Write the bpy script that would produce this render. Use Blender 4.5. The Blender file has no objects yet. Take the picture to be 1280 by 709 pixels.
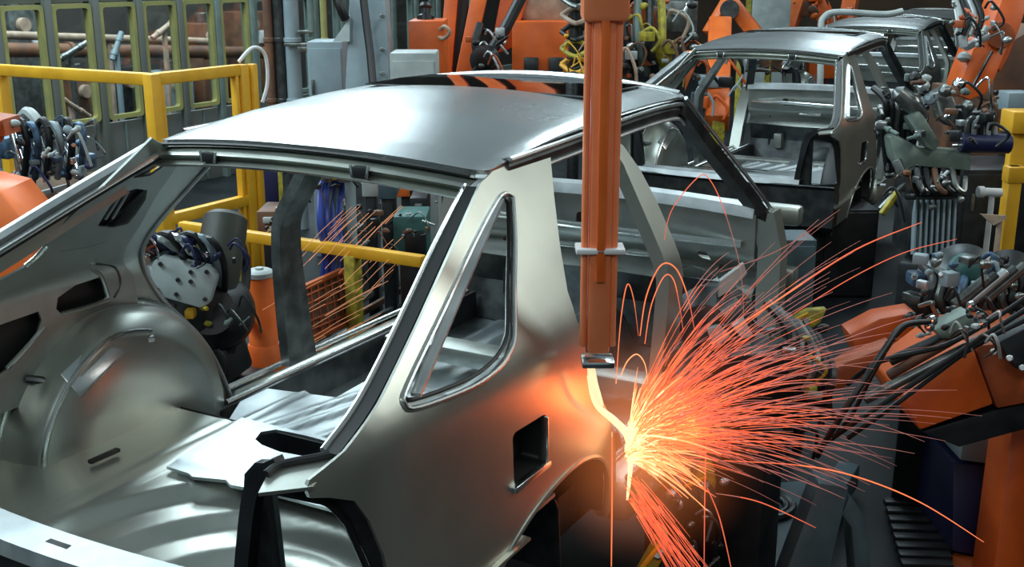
import bpy, bmesh, math, random
from mathutils import Vector, Matrix
from mathutils.geometry import delaunay_2d_cdt
rnd = random.Random(7)
SC = bpy.context.scene
COL = SC.collection

# ------------------------------------------------------------------ camera
EYE = Vector((0, 0, 2.4))           # 2.4 m above the hall floor
FPX = 1418.0
_p = math.atan(394 / FPX); _y = math.atan(820 / math.hypot(FPX, 394))
VD = Vector((math.cos(_y) * math.cos(_p), math.sin(_y) * math.cos(_p), -math.sin(_p)))
VR = VD.cross(Vector((0, 0, 1))).normalized()
VU = VR.cross(VD)
cam = bpy.data.cameras.new('camera'); co = bpy.data.objects.new('camera', cam); COL.objects.link(co)
cam.sensor_width = 36; cam.lens = 36 * FPX / 1280; cam.clip_end = 200; cam.clip_start = .05
co.matrix_world = Matrix(((VR.x, VU.x, -VD.x, EYE.x), (VR.y, VU.y, -VD.y, EYE.y), (VR.z, VU.z, -VD.z, EYE.z), (0, 0, 0, 1)))
SC.camera = co

def ray(u, v): return VD + VR * ((u - 640) / FPX) - VU * ((v - 354.5) / FPX)
def P(u, v, d=None, x=None, y=None, z=None):
    """world point seen at (u, v) of the photo: at depth d, or on the plane x / y / z (z above the floor)"""
    r = ray(u, v)
    if d is not None: t = d
    elif x is not None: t = x / r.x
    elif y is not None: t = y / r.y
    else: t = (z - EYE.z) / r.z
    return EYE + r * t

# ------------------------------------------------------------------ materials
MATS = {}
def mat(name, col, rough=.5, metal=0., noise=0., nscale=8., emit=None, es=0., spec=.5, col2=None, bump=0., trans=0., alpha=1., streak=None):
    m = bpy.data.materials.new(name); m.use_nodes = True
    nt = m.node_tree; b = nt.nodes['Principled BSDF']
    c4 = (*col, 1)
    b.inputs['Base Color'].default_value = c4
    b.inputs['Roughness'].default_value = rough
    b.inputs['Metallic'].default_value = metal
    b.inputs['Specular IOR Level'].default_value = spec
    if trans: b.inputs['Transmission Weight'].default_value = trans
    if alpha < 1: b.inputs['Alpha'].default_value = alpha
    if emit:
        b.inputs['Emission Color'].default_value = (*emit, 1); b.inputs['Emission Strength'].default_value = es
    if noise or col2 or bump:
        tc = nt.nodes.new('ShaderNodeTexCoord'); mp = nt.nodes.new('ShaderNodeMapping')
        nt.links.new(tc.outputs['Object'], mp.inputs['Vector'])
        if streak: mp.inputs['Scale'].default_value = streak
        n = nt.nodes.new('ShaderNodeTexNoise'); n.inputs['Scale'].default_value = nscale; n.inputs['Detail'].default_value = 6
        nt.links.new(mp.outputs['Vector'], n.inputs['Vector'])
        r = nt.nodes.new('ShaderNodeValToRGB')
        c2 = col2 or tuple(max(0, k * (1 - noise)) for k in col)
        r.color_ramp.elements[0].position = .35; r.color_ramp.elements[1].position = .65
        r.color_ramp.elements[0].color = (*c2, 1); r.color_ramp.elements[1].color = c4
        nt.links.new(n.outputs['Fac'], r.inputs['Fac']); nt.links.new(r.outputs['Color'], b.inputs['Base Color'])
        mr = nt.nodes.new('ShaderNodeMapRange'); mr.inputs['To Min'].default_value = rough * .8; mr.inputs['To Max'].default_value = min(1, rough * 1.25)
        nt.links.new(n.outputs['Fac'], mr.inputs['Value']); nt.links.new(mr.outputs['Result'], b.inputs['Roughness'])
        if bump:
            bp = nt.nodes.new('ShaderNodeBump'); bp.inputs['Strength'].default_value = bump; bp.inputs['Distance'].default_value = .01
            nt.links.new(n.outputs['Fac'], bp.inputs['Height']); nt.links.new(bp.outputs['Normal'], b.inputs['Normal'])
    MATS[name] = m
    return m

steel = mat('bare_body_steel', (.53, .56, .505), .32, .84, col2=(.45, .48, .44), nscale=3.5)
roofsteel = mat('roof_steel', (.66, .69, .70), .25, .9, col2=(.60, .63, .64), nscale=2.5)
inner = mat('inner_panel_steel', (.42, .45, .42), .40, .8, col2=(.32, .345, .325), nscale=6)
zinc = mat('zinc_coated_steel', (.62, .66, .67), .42, .85, col2=(.46, .50, .51), nscale=9)
floorplate = mat('floor_plate_steel', (.47, .52, .53), .36, .92, col2=(.34, .38, .39), nscale=7, bump=.15)
edge = mat('bright_flange_steel', (.80, .83, .82), .24, 1)
seal_shade = mat('sealer_and_shade', (.012, .013, .014), .5)  # sealer; also black standing in for shade in recesses and openings
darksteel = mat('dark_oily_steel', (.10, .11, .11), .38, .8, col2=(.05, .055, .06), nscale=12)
black = mat('black_rubber', (.010, .011, .012), .42)
blackm = mat('black_machine_paint', (.022, .025, .028), .4, .2, noise=.5, nscale=9)
gunm = mat('gun_metal', (.26, .28, .27), .32, .8, noise=.5, nscale=14)
chrome = mat('chrome_rod', (.85, .86, .88), .15, 1)
orange = mat('robot_orange_paint', (.78, .135, .016), .42, col2=(.62, .10, .012), nscale=5)
orange_d = mat('worn_orange_paint', (.50, .10, .02), .5, col2=(.30, .06, .015), nscale=7)
orange_b = mat('bright_orange_paint', (.95, .20, .035), .4, col2=(.80, .14, .02), nscale=6)
yellow = mat('safety_yellow_paint', (.86, .46, .025), .42, col2=(.72, .36, .02), nscale=5)
yellow_d = mat('greenish_yellow_paint', (.50, .42, .03), .5, col2=(.22, .19, .03), nscale=20)
olive = mat('olive_yellow_frame', (.36, .35, .12), .45, col2=(.28, .29, .12), nscale=6)
teal = mat('grey_green_post', (.17, .235, .215), .5, noise=.25)
gpaint = mat('grey_cabinet_paint', (.27, .34, .37), .45, col2=(.22, .29, .32), nscale=6)
gpaint_l = mat('light_grey_paint', (.42, .47, .46), .45, noise=.2)
gpaint_d = mat('slate_grey_paint', (.07, .115, .135), .5, col2=(.05, .08, .095), nscale=8)
wallp = mat('partition_grey', (.13, .145, .125), .55, col2=(.12, .135, .13), nscale=3)
brown = mat('rusty_brown', (.20, .085, .04), .6, col2=(.09, .05, .035), nscale=5)
beige = mat('dusty_beige', (.50, .36, .26), .6, col2=(.30, .22, .16), nscale=9)
orange_l = mat('arm_orange_lit', (.98, .30, .13), .38, col2=(.90, .24, .09), nscale=7)  # lighter copy of the robot orange; weld glow put into the colour
bluep = mat('blue_hose', (.03, .06, .30), .4)
blueg = mat('blue_grey_part', (.10, .20, .33), .4, .3, col2=(.03, .05, .08), nscale=22)
navy = mat('navy_panel', (.012, .016, .07), .45)
tealp = mat('teal_box_paint', (.035, .12, .11), .5)
glass = mat('window_glass', (.9, .95, .95), .03, 0, trans=1., spec=.3)
floorm = mat('oily_floor', (.014, .018, .020), .5, spec=.25, col2=(.007, .009, .011), nscale=2.5)
backm = mat('far_wall', (.055, .05, .04), .8, col2=(.03, .028, .025), nscale=1.2)
white = mat('white_plastic', (.75, .77, .78), .4)

# ------------------------------------------------------------------ mesh builder
class M:
    def __init__(s): s.v = []; s.f = []
    def add(s, vs, fs):
        o = len(s.v); s.v += [Vector(v) for v in vs]; s.f += [tuple(i + o for i in f) for f in fs]; return s
    def frame(s, c, X, Y, Z, bev=0.):
        """box from centre and three half vectors, edges chamfered"""
        lx, ly, lz = X.length, Y.length, Z.length
        X, Y, Z = X.normalized(), Y.normalized(), Z.normalized()
        b = min(bev, lx * .45, ly * .45, lz * .45)
        if b <= 0:
            vs = [c + X * lx * i + Y * ly * j + Z * lz * k for i in (-1, 1) for j in (-1, 1) for k in (-1, 1)]
            return s.add(vs, [(0, 1, 3, 2), (4, 6, 7, 5), (0, 4, 5, 1), (2, 3, 7, 6), (0, 2, 6, 4), (1, 5, 7, 3)])
        bm = bmesh.new(); bmesh.ops.create_cube(bm, size=2)
        for v in bm.verts: v.co = Vector((v.co.x * lx, v.co.y * ly, v.co.z * lz))
        bmesh.ops.bevel(bm, geom=bm.edges[:], offset=b, segments=2, profile=.5, affect='EDGES')
        bm.verts.index_update()
        s.add([c + X * v.co.x + Y * v.co.y + Z * v.co.z for v in bm.verts], [[v.index for v in f.verts] for f in bm.faces])
        bm.free(); return s
    def box(s, c, size, bev=.006, rz=0.):
        X = Vector((math.cos(rz), math.sin(rz), 0)); Y = Vector((-X.y, X.x, 0))
        return s.frame(Vector(c), X * size[0] / 2, Y * size[1] / 2, Vector((0, 0, size[2] / 2)), bev)
    def bar(s, a, b, w, h=None, up=None, bev=.005):
        a, b = Vector(a), Vector(b); h = h or w; d = b - a
        up = Vector(up) if up is not None else (Vector((0, 0, 1)) if abs(d.normalized().z) < .9 else Vector((1, 0, 0)))
        Y = d.cross(up).normalized(); Z = Y.cross(d).normalized()
        return s.frame((a + b) / 2, d / 2, Y * w / 2, Z * h / 2, bev)
    def path(s, pts, sec, up=(0, 0, 1), closed_sec=True, caps=True):
        """sweep the section [(right, up)...] along pts; sec may be a function of t"""
        pts = [Vector(p) for p in pts]; up = Vector(up); n = len(pts); rings = []
        for i, p in enumerate(pts):
            t = (pts[min(i + 1, n - 1)] - pts[max(i - 1, 0)]).normalized()
            R = t.cross(up)
            R = R.normalized() if R.length > 1e-4 else Vector((1, 0, 0))
            U = R.cross(t)
            sc = sec(i / (n - 1)) if callable(sec) else sec
            rings.append([p + R * a + U * b for a, b in sc])
        return s.rings(rings, closed_sec, caps)
    def rings(s, rings, closed=True, caps=True):
        k = len(rings[0]); vs = [v for r in rings for v in r]; fs = []
        for i in range(len(rings) - 1):
            for j in range(k if closed else k - 1):
                fs.append((i * k + j, i * k + (j + 1) % k, (i + 1) * k + (j + 1) % k, (i + 1) * k + j))
        if caps and closed: fs += [tuple(range(k))[::-1], tuple(range((len(rings) - 1) * k, len(rings) * k))]
        return s.add(vs, fs)
    def tube(s, pts, r, n=8, sub=0):
        pts = [Vector(p) for p in pts]
        if sub: pts = spline(pts, sub)
        up = None; m = len(pts); rings = []
        for i, p in enumerate(pts):
            t = (pts[min(i + 1, m - 1)] - pts[max(i - 1, 0)]).normalized()
            if up is None: up = t.orthogonal().normalized()
            R = (up - t * up.dot(t)); R = R.normalized() if R.length > 1e-5 else t.orthogonal().normalized(); up = R
            U = t.cross(R); rr = r(i / (m - 1)) if callable(r) else r
            rings.append([p + (R * math.cos(2 * math.pi * k / n) + U * math.sin(2 * math.pi * k / n)) * rr for k in range(n)])
        return s.rings(rings)
    def lathe(s, a, b, prof, n=24):
        """profile [(t along a->b in metres, radius)...]"""
        a, b = Vector(a), Vector(b); t = (b - a).normalized(); R = t.orthogonal().normalized(); U = t.cross(R)
        return s.rings([[a + t * h + (R * math.cos(2 * math.pi * k / n) + U * math.sin(2 * math.pi * k / n)) * max(r, 1e-4) for k in range(n)] for h, r in prof])
    def cyl(s, a, b, r, n=20, r2=None, ch=.004):
        L = (Vector(b) - Vector(a)).length; r2 = r if r2 is None else r2; ch = min(ch, r * .3, r2 * .3, L * .3)
        return s.lathe(a, b, [(0, r - ch), (ch, r), (L - ch, r2), (L, r2 - ch)], n)
    def prism(s, pts, ext):
        """solid of polygon pts (3-D, planar) pushed along vector ext"""
        pts = [Vector(p) for p in pts]; e = Vector(ext); n = len(pts)
        return s.add(pts + [p + e for p in pts], [tuple(range(n))[::-1], tuple(range(n, 2 * n))] + [(i, (i + 1) % n, (i + 1) % n + n, i + n) for i in range(n)])
    def grid(s, rows):
        k = len(rows[0])
        return s.add([v for r in rows for v in r], [(i * k + j, i * k + j + 1, (i + 1) * k + j + 1, (i + 1) * k + j) for i in range(len(rows) - 1) for j in range(k - 1)])
    def build(s, name, m, parent=None, thick=0., sharp=35., origin=None, off=-1., bevel=0.):
        me = bpy.data.meshes.new(name)
        o0 = Vector((0, 0, 0))
        if parent is not None: o0 = parent_loc(parent)
        elif origin is not None: o0 = Vector(origin)
        else:
            xs = [v.x for v in s.v]; ys = [v.y for v in s.v]; zs = [v.z for v in s.v]
            o0 = Vector(((min(xs) + max(xs)) / 2, (min(ys) + max(ys)) / 2, min(zs)))
        me.from_pydata([v - o0 for v in s.v], [], s.f)
        bm = bmesh.new(); bm.from_mesh(me)
        bmesh.ops.recalc_face_normals(bm, faces=bm.faces)
        bm.to_mesh(me); bm.free()
        if thick or bevel:
            t = bpy.data.objects.new('t', me); COL.objects.link(t)
            if thick:
                q = t.modifiers.new('s', 'SOLIDIFY'); q.thickness = thick; q.offset = off; q.use_even_offset = False
            if bevel:
                q = t.modifiers.new('b', 'BEVEL'); q.width = bevel; q.segments = 2; q.limit_method = 'ANGLE'; q.angle_limit = math.radians(40)
            dg = bpy.context.evaluated_depsgraph_get()
            me2 = bpy.data.meshes.new_from_object(t.evaluated_get(dg)); bpy.data.objects.remove(t); bpy.data.meshes.remove(me); me = me2; me.name = name
        me.materials.clear(); me.materials.append(m)
        me.polygons.foreach_set('use_smooth', [True] * len(me.polygons))
        me.set_sharp_from_angle(angle=math.radians(sharp))
        ob = bpy.data.objects.new(name, me); COL.objects.link(ob)
        if parent is not None: ob.parent = parent
        else: ob.location = o0
        return ob

def parent_loc(o):
    l = Vector(o.location)
    while o.parent: o = o.parent; l += o.location
    return l

def spline(pts, sub):
    pts = [Vector(p) for p in pts]; out = []; n = len(pts)
    for i in range(n - 1):
        p0 = pts[max(i - 1, 0)]; p1 = pts[i]; p2 = pts[i + 1]; p3 = pts[min(i + 2, n - 1)]
        for k in range(sub):
            t = k / sub
            out.append(.5 * ((2 * p1) + (p2 - p0) * t + (2 * p0 - 5 * p1 + 4 * p2 - p3) * t * t + (3 * p1 - p0 - 3 * p2 + p3) * t ** 3))
    out.append(pts[-1]); return out

def round_poly(pts, r, n=4):
    """2-D polygon with rounded corners"""
    out = []; k = len(pts)
    for i in range(k):
        a, b, c = Vector(pts[i - 1]), Vector(pts[i]), Vector(pts[(i + 1) % k])
        q = min(r, (a - b).length * .45, (c - b).length * .45)
        s = b + (a - b).normalized() * q; e = b + (c - b).normalized() * q
        for j in range(n + 1):
            t = j / n; out.append((s * (1 - t) ** 2 + b * 2 * t * (1 - t) + e * t * t).to_tuple())
    return out

def inside(p, poly):
    x, y = p; r = False; n = len(poly)
    for i in range(n):
        x1, y1 = poly[i]; x2, y2 = poly[(i + 1) % n]
        if (y1 > y) != (y2 > y) and x < (x2 - x1) * (y - y1) / (y2 - y1) + x1: r = not r
    return r

def densify(poly, h):
    out = []
    for i in range(len(poly)):
        a, b = Vector(poly[i]), Vector(poly[(i + 1) % len(poly)]); n = max(1, int((b - a).length / h))
        out += [(a + (b - a) * k / n).to_tuple() for k in range(n)]
    return out

def sheet(outline, holes, fn, h=.03):
    """triangulated sheet of a 2-D outline with holes, mapped to 3-D by fn(a, b)"""
    outline = densify([tuple(p) for p in outline], h); holes = [densify([tuple(p) for p in q], h) for q in holes]
    vs = []; es = []
    for lp in [outline] + holes:
        o = len(vs); vs += lp; es += [(o + i, o + (i + 1) % len(lp)) for i in range(len(lp))]
    x0 = min(p[0] for p in outline); x1 = max(p[0] for p in outline); y0 = min(p[1] for p in outline); y1 = max(p[1] for p in outline)
    bnd = [Vector(p) for p in vs]
    cell = {}
    for p in bnd: cell.setdefault((int(p.x / h), int(p.y / h)), []).append(p)
    i = 0; yy = y0 + h * .5
    while yy < y1:
        xx = x0 + h * (.5 if i % 2 else .25)
        while xx < x1:
            q = (xx, yy)
            if inside(q, outline) and not any(inside(q, k) for k in holes):
                c = (int(xx / h), int(yy / h)); near = False
                for a in (-1, 0, 1):
                    for b in (-1, 0, 1):
                        for w in cell.get((c[0] + a, c[1] + b), ()):
                            if (w - Vector(q)).length < h * .55: near = True
                if not near: vs.append(q)
            xx += h
        yy += h * .87; i += 1
    V, E, F, *_ = delaunay_2d_cdt([Vector(p) for p in vs], es, [], 0, 1e-5)
    F = [f for f in F if (lambda c: inside(c, outline) and not any(inside(c, k) for k in holes))((sum(V[i].x for i in f) / len(f), sum(V[i].y for i in f) / len(f)))]
    used = sorted({i for f in F for i in f}); mp = {j: i for i, j in enumerate(used)}
    m = M(); m.add([fn(V[j].x, V[j].y) for j in used], [tuple(mp[i] for i in f) for f in F])
    return m

# ------------------------------------------------------------------ things
def tag(o, label, cat, group=None, kind=None):
    o['label'] = label; o['category'] = cat
    if group: o['group'] = group
    if kind: o['kind'] = kind
    return o
def thing(name, loc, label, cat, group=None):
    o = bpy.data.objects.new(name, None); COL.objects.link(o); o.location = loc; o.empty_display_size = .1
    return tag(o, label, cat, group)
def struct(o): o['kind'] = 'structure'; return o
def copy_tree(o, parent=None):
    c = o.copy(); COL.objects.link(c); c.parent = parent
    for ch in list(o.children): copy_tree(ch, c)
    return c
# ------------------------------------------------------------------ the car body shell
# car frame: x forward, y to the car's left, heights measured from eye level in zr (metres)
YC = 2.12
def W(x, y, zr): return Vector((x, y, zr + 2.4))
def softplus(t, k): return k * math.log1p(math.exp(max(-40, min(40, t / k))))
def hw(x, z):
    """half width of the body side at station x, height z"""
    w = .85 - .595 * softplus(z + .95, .022)
    if z < -.95: w -= .10 * (-.95 - z) ** 2
    if x < 1.85: w -= .45 * (1.85 - x) ** 2
    if x > 4.2 and z < -.9: w -= .05 * (x - 4.2) ** 2
    return w
def smooth(t): t = max(0, min(1, t)); return t * t * (3 - 2 * t)
def roofz(x, y):
    ys = (y - YC) / .62
    pts = [(2.5, -.535), (2.7, -.505), (3.0, -.475), (3.4, -.455), (3.7, -.45), (4.0, -.452), (4.2, -.475)]
    for i in range(len(pts) - 1):
        if x <= pts[i + 1][0] or i == len(pts) - 2:
            t = (x - pts[i][0]) / (pts[i + 1][0] - pts[i][0]); z = pts[i][1] + (pts[i + 1][1] - pts[i][1]) * t; break
    cr = .035 + .012 * (x - 2.5)
    e = abs(ys)
    return z + cr * (1 - ys * ys) - .035 * max(0, e - .90) ** 2 * 40

def side_map(sg, inset=0.):
    return lambda x, z: W(x, YC - sg * (hw(x, z) - inset), z)

def build_car(root):
    B = lambda m, name, ma, thick=0., par=root, sharp=35., off=-1.: m.build(name, ma, par, thick=thick, sharp=sharp, off=off)
    # --- roof with the sun roof opening
    out = round_poly([(2.57, YC - .60), (2.57, YC + .60), (4.08, YC + .605), (4.08, YC - .605)], .06, 5)
    hole = round_poly([(3.50, YC - .47), (3.50, YC + .47), (3.97, YC + .47), (3.97, YC - .47)], .06, 4)
    B(sheet(out, [hole], lambda x, y: W(x - .06 * max(0, 1 - abs(y - YC) / .6) * (1 if x < 2.8 else 0) * (2.8 - x) / .23 * .5, y, roofz(x, y)), .04), 'roof_panel', roofsteel, .012)
    m = M()                                         # sunroof frame: lip under the opening
    sg_ = M(); sg_.grid([[W(x, YC + t, roofz(3.73, YC) - .012 - .006 * (t / .47) ** 2 + .004 * (1 - abs(x - 3.73) / .25)) for t in [-.465 + .93 * i / 16 for i in range(17)]] for x in (3.505, 3.6, 3.73, 3.86, 3.965)])
    B(sg_, 'sunroof_glass', mat('tinted_roof_glass', (.42, .43, .45), .05, 1), .005)
    for (a, b) in (((3.50, -.47), (3.50, .47)), ((3.97, -.47), (3.97, .47)), ((3.50, -.47), (3.97, -.47)), ((3.50, .47), (3.97, .47))):
        pa = W(a[0], YC + a[1], roofz(a[0], YC + a[1]) - .035); pb = W(b[0], YC + b[1], roofz(b[0], YC + b[1]) - .035)
        mid = (pa + pb) / 2; mid.z = 2.4 + roofz((a[0] + b[0]) / 2, YC + (a[1] + b[1]) / 2) - .035
        m.path([pa, mid, pb], [(-.05, -.015), (.05, -.015), (.05, .012), (-.05, .012)])
    B(m, 'sunroof_frame', inner)
    # --- rear header under the roof edge, with its lip and hinge pockets
    def hdr(y, dx, dz):
        e = 1 - ((y - YC) / .6) ** 2
        return W(2.565 - .03 * e + dx, y, roofz(2.57, y) + dz)
    ys = [YC + .57 - i * 1.14 / 24 for i in range(25)]
    prof = [(.02, -.006), (.012, -.022), (.03, -.028), (-.012, -.036), (-.022, -.044), (.006, -.062), (-.02, -.066), (-.03, -.072), (-.012, -.082), (.05, -.084)]
    m = M(); m.grid([[hdr(y, a, b) for a, b in prof] for y in ys]); B(m, 'rear_header', steel, .004, sharp=25)
    for yy in (YC + .33, YC - .235):
        m = M(); c = hdr(yy, -.018, -.05); m.frame(c, Vector((.012, 0, 0)), Vector((0, .026, 0)), Vector((0, 0, .015)), .005)
        hp = B(m, 'hinge_pocket', seal_shade)
        for s in (-1, 1):
            m = M(); m.bar(c + Vector((-.008, s * .030, .018)), c + Vector((-.010, s * .024, -.018)), .008, .006, bev=.002)
            B(m, 'pocket_rim', edge, par=hp); m = M()
    m = M(); m.tube([hdr(y, -.012, -.012) for y in ys], .006, 6); B(m, 'roof_edge_seam', seal_shade)
    # --- rear quarters, windows, pillars
    tail = [(2.545, -.545), (2.30, -.655), (2.03, -.775), (1.80, -.872), (1.66, -.925), (1.60, -.94), (1.562, -.950), (1.550, -.965), (1.556, -.985), (1.60, -1.0), (1.66, -1.03), (1.70, -1.09), (1.745, -1.19), (1.785, -1.34), (1.79, -1.60), (1.84, -1.66)]
    arch = [(2.20, -1.66), (2.225, -1.57), (2.28, -1.485), (2.37, -1.425), (2.48, -1.385), (2.60, -1.364), (2.70, -1.362), (2.79, -1.378), (2.87, -1.415), (2.93, -1.475), (2.965, -1.56), (2.98, -1.66)]
    front = [(3.03, -1.66), (3.015, -1.55), (2.985, -1.45), (2.95, -1.37), (2.90, -1.29), (2.83, -1.21), (2.755, -1.12), (2.70, -1.02), (2.675, -.93), (2.695, -.855), (2.77, -.75), (2.87, -.63), (2.965, -.525), (2.97, -.505)]
    top = [(2.85, -.50), (2.70, -.512)]
    outl = tail + arch + front + top
    qwin = [(2.655, -.60), (2.57, -.69), (2.46, -.79), (2.36, -.885), (2.30, -.915), (2.22, -.932), (2.10, -.935), (1.90, -.915), (1.865, -.895), (1.90, -.868), (2.15, -.765), (2.40, -.66), (2.60, -.588)]
    fuel = round_poly([(2.285, -1.115), (2.475, -1.125), (2.495, -1.275), (2.31, -1.275)], .025)
    B(sheet(outl, [qwin, fuel], side_map(1), .028), 'rear_quarter_panel', steel, .012)
    B(sheet(outl, [qwin], side_map(-1), .04), 'rear_quarter_panel', steel, .012)
    def sidepath(pts, sg, ins): return [side_map(sg, ins)(x, z) for x, z in pts]
    for sg in (1, -1):
        # quarter window flange and its rubber groove
        cl = qwin + [qwin[0]]
        m = M(); m.tube(spline([Vector(p) for p in sidepath(cl, sg, -.002)], 4), .0065, 8); B(m, 'quarter_window_flange', edge)
        inn = [((x - 2.3) * .955 + 2.305, (z + .79) * .93 - .79) for x, z in qwin]
        m = sheet(qwin, [inn], side_map(sg, .02), .03); B(m, 'quarter_window_rebate', inner, .004)
        m = M(); m.tube(spline(sidepath(inn + [inn[0]], sg, .017), 4), .005, 6); B(m, 'window_sealer', seal_shade)
        # D pillar inner box along the hatch opening with bright drip rail
        hp = [(2.55, -.56), (2.30, -.665), (2.03, -.785), (1.80, -.882), (1.66, -.938)]
        off_ = lambda o: spline([Vector(p) + Vector(o) for p in sidepath(hp, sg, 0)], 4)
        m = M(); m.tube(off_((.0, sg * .062, .002)), .0075, 8); B(m, 'hatch_drip_rail', edge)
        m = M(); m.path(off_((.0, sg * .040, -.006)), [(-.017, -.012), (.017, -.012), (.017, .008), (-.017, .008)]); B(m, 'hatch_gutter', seal_shade)
        m = M(); m.path(off_((.035, sg * .050, -.022) if sg > 0 else (.0, -.03, -.012)), [(-.03, -.02), (.022, -.02), (.022, .012), (-.03, .012)] if sg > 0 else [(-.012, -.01), (.012, -.01), (.012, .01), (-.012, .01)]); B(m, 'd_pillar', inner)
        if sg < 0:
            m = M(); m.path(off_((.012, .004, .012)), [(-.022, -.012), (.022, -.012), (.026, .004), (.012, .018), (-.012, .018), (-.026, .004)]); B(m, 'pillar_glint_rail', zinc)  # added pale rail; the ceiling's reflection is put into its colour
            m = M(); m.path(off_((.004, -.016, -.040))[2:], [(-.016, -.030), (.010, -.030), (.016, 0), (.010, .030), (-.016, .030)]); B(m, 'pillar_inner_rail', steel)
        m = M(); m.path(spline([side_map(sg, -.004)(x + .05, z - .006) for x, z in [(2.535, -.59), (2.30, -.69), (2.05, -.80), (1.86, -.885)]], 5), [(-.012, -.004), (.012, -.004), (.012, .006), (-.012, .006)]); B(m, 'pillar_weld_flange', zinc)
        # wheel arch lip and wheel house
        m = M(); m.tube(spline(sidepath(arch, sg, .004), 3), .011, 8); B(m, 'wheel_arch_lip', steel)
        # door aperture flange on the C pillar
        m = M(); m.tube(spline(sidepath(front[:-1], sg, .018), 3), .008, 8); B(m, 'door_aperture_flange', zinc)
        # cant rail above the doors
        cr = [(2.70, -.515), (2.97, -.508), (3.3, -.497), (3.6, -.488), (3.85, -.486), (4.02, -.497), (4.08, -.525)]
        yy = lambda x, z: YC - sg * (.598 if x < 3.9 else .598 - (x - 3.9) * .03)
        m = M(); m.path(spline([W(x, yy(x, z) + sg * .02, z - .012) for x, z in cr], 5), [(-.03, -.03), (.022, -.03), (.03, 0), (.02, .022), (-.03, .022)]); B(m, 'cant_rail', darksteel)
        m = M(); m.tube(spline([W(x, yy(x, z) - sg * .012, z + .008) for x, z in cr], 5), .008, 8); B(m, 'roof_gutter', edge)
        m = M(); m.tube(spline([W(x, yy(x, z) - sg * .004, z - .045) for x, z in cr], 5), .007, 8); B(m, 'door_header_flange', zinc)
        # B pillar
        bp = [(3.26, -.515), (3.38, -.535), (3.405, -.62), (3.385, -.75), (3.36, -.92), (3.345, -1.1), (3.33, -1.55), (3.50, -1.55), (3.475, -1.1), (3.485, -.92), (3.51, -.75), (3.505, -.65), (3.47, -.57), (3.42, -.528), (3.40, -.505), (3.26, -.503)]
        B(sheet(bp, [], side_map(sg, .012), .03), 'b_pillar', steel if sg > 0 else gunm, .045)  # left pillar in a darker metal, its shade put into the colour
        # A pillar with the windscreen flange
        ap = [(4.02, .585, -.495), (4.20, .595, -.600), (4.40, .66, -.775), (4.56, .72, -.925), (4.66, .76, -1.03)]
        pp = spline([W(x, YC - sg * h, z) for x, h, z in ap], 5)
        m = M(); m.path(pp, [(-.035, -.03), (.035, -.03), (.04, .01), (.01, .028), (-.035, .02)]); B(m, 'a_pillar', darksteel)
        m = M(); m.tube([p + Vector((.01, sg * -.03, .03)) for p in pp], .008, 8); B(m, 'windscreen_flange', edge)
        m = M(); m.path([W(4.66, YC - sg * .76, -1.0), W(4.66, YC - sg * .80, -1.15), W(4.60, YC - sg * .82, -1.4), W(4.52, YC - sg * .82, -1.62)], [(-.05, -.05), (.05, -.05), (.05, .05), (-.05, .05)], up=(1, 0, 0)); B(m, 'a_post', steel)
        # sill with two flange ridges
        m = M(); m.box(W(3.86, YC - sg * .775, -1.645), (1.62, .13, .15), .03)
        si = B(m, 'sill', steel)
        m = M()
        for k in (.835, .73): m.tube([W(2.93 if sg < 0 else 3.06, YC - sg * k, -1.557), W(4.66, YC - sg * k, -1.557)], .012, 8)
        B(m, 'sill_flange', edge, par=si)
        m = M(); m.box(W(3.75, YC - sg * .70, -1.625), (1.86, .02, .14), .006); B(m, 'sill_inner_wall', darksteel, par=si)
        # front wing apron and chassis leg
        o = [(4.72, -1.16), (5.1, -1.20), (5.62, -1.24), (5.68, -1.3), (5.66, -1.56), (5.50, -1.52), (5.36, -1.42), (5.2, -1.39), (5.02, -1.43), (4.92, -1.54), (4.72, -1.60)]
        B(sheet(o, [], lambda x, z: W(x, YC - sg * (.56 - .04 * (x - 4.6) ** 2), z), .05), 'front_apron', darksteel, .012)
        m = M(); m.box(W(5.2, YC - sg * .45, -1.5), (1.1, .08, .14), .012); B(m, 'chassis_leg', inner)
    # fuel filler recess
    p = lambda x, z, d: W(x, YC - (hw(x, z) - d), z)
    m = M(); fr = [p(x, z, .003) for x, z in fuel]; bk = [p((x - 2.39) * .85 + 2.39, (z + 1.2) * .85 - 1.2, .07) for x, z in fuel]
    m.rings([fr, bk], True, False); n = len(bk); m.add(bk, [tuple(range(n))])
    fu = B(m, 'fuel_filler_recess', seal_shade, .003)  # recess and neck black: the shade inside is put into the colour
    m = M(); m.bar(p(2.30, -1.277, -.002), p(2.495, -1.277, -.002), .022, .018, bev=.004); m.bar(p(2.46, -1.13, .004), p(2.478, -1.265, .004), .03, .008, bev=.003); B(m, 'recess_lip', edge, par=fu)
    m = M(); c0 = p(2.35, -1.2, .066); m.cyl(c0, c0 + Vector((0, -.02, 0)), .04, 20); B(m, 'filler_neck', seal_shade, par=fu)
    # --- tail: lamp panels, hatch sill
    for sg in (1, -1):
        def ex(z):
            pts = [(-.96, 1.575), (-1.0, 1.61), (-1.03, 1.665), (-1.09, 1.705), (-1.19, 1.75), (-1.34, 1.79), (-1.7, 1.80)]
            for (z0, e0), (z1, e1) in zip(pts, pts[1:]):
                if z >= z1: return e0 + (e1 - e0) * max(0, min(1, (z - z0) / (z1 - z0)))
            return 1.80
        def q(y, z):
            b = 1.60 + .06 * max(0, -1.0 - z); t = max(0, min(1, (y - .62) / .21))
            return W(b + (ex(z) - b) * t * t, YC - sg * y, z)
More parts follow.
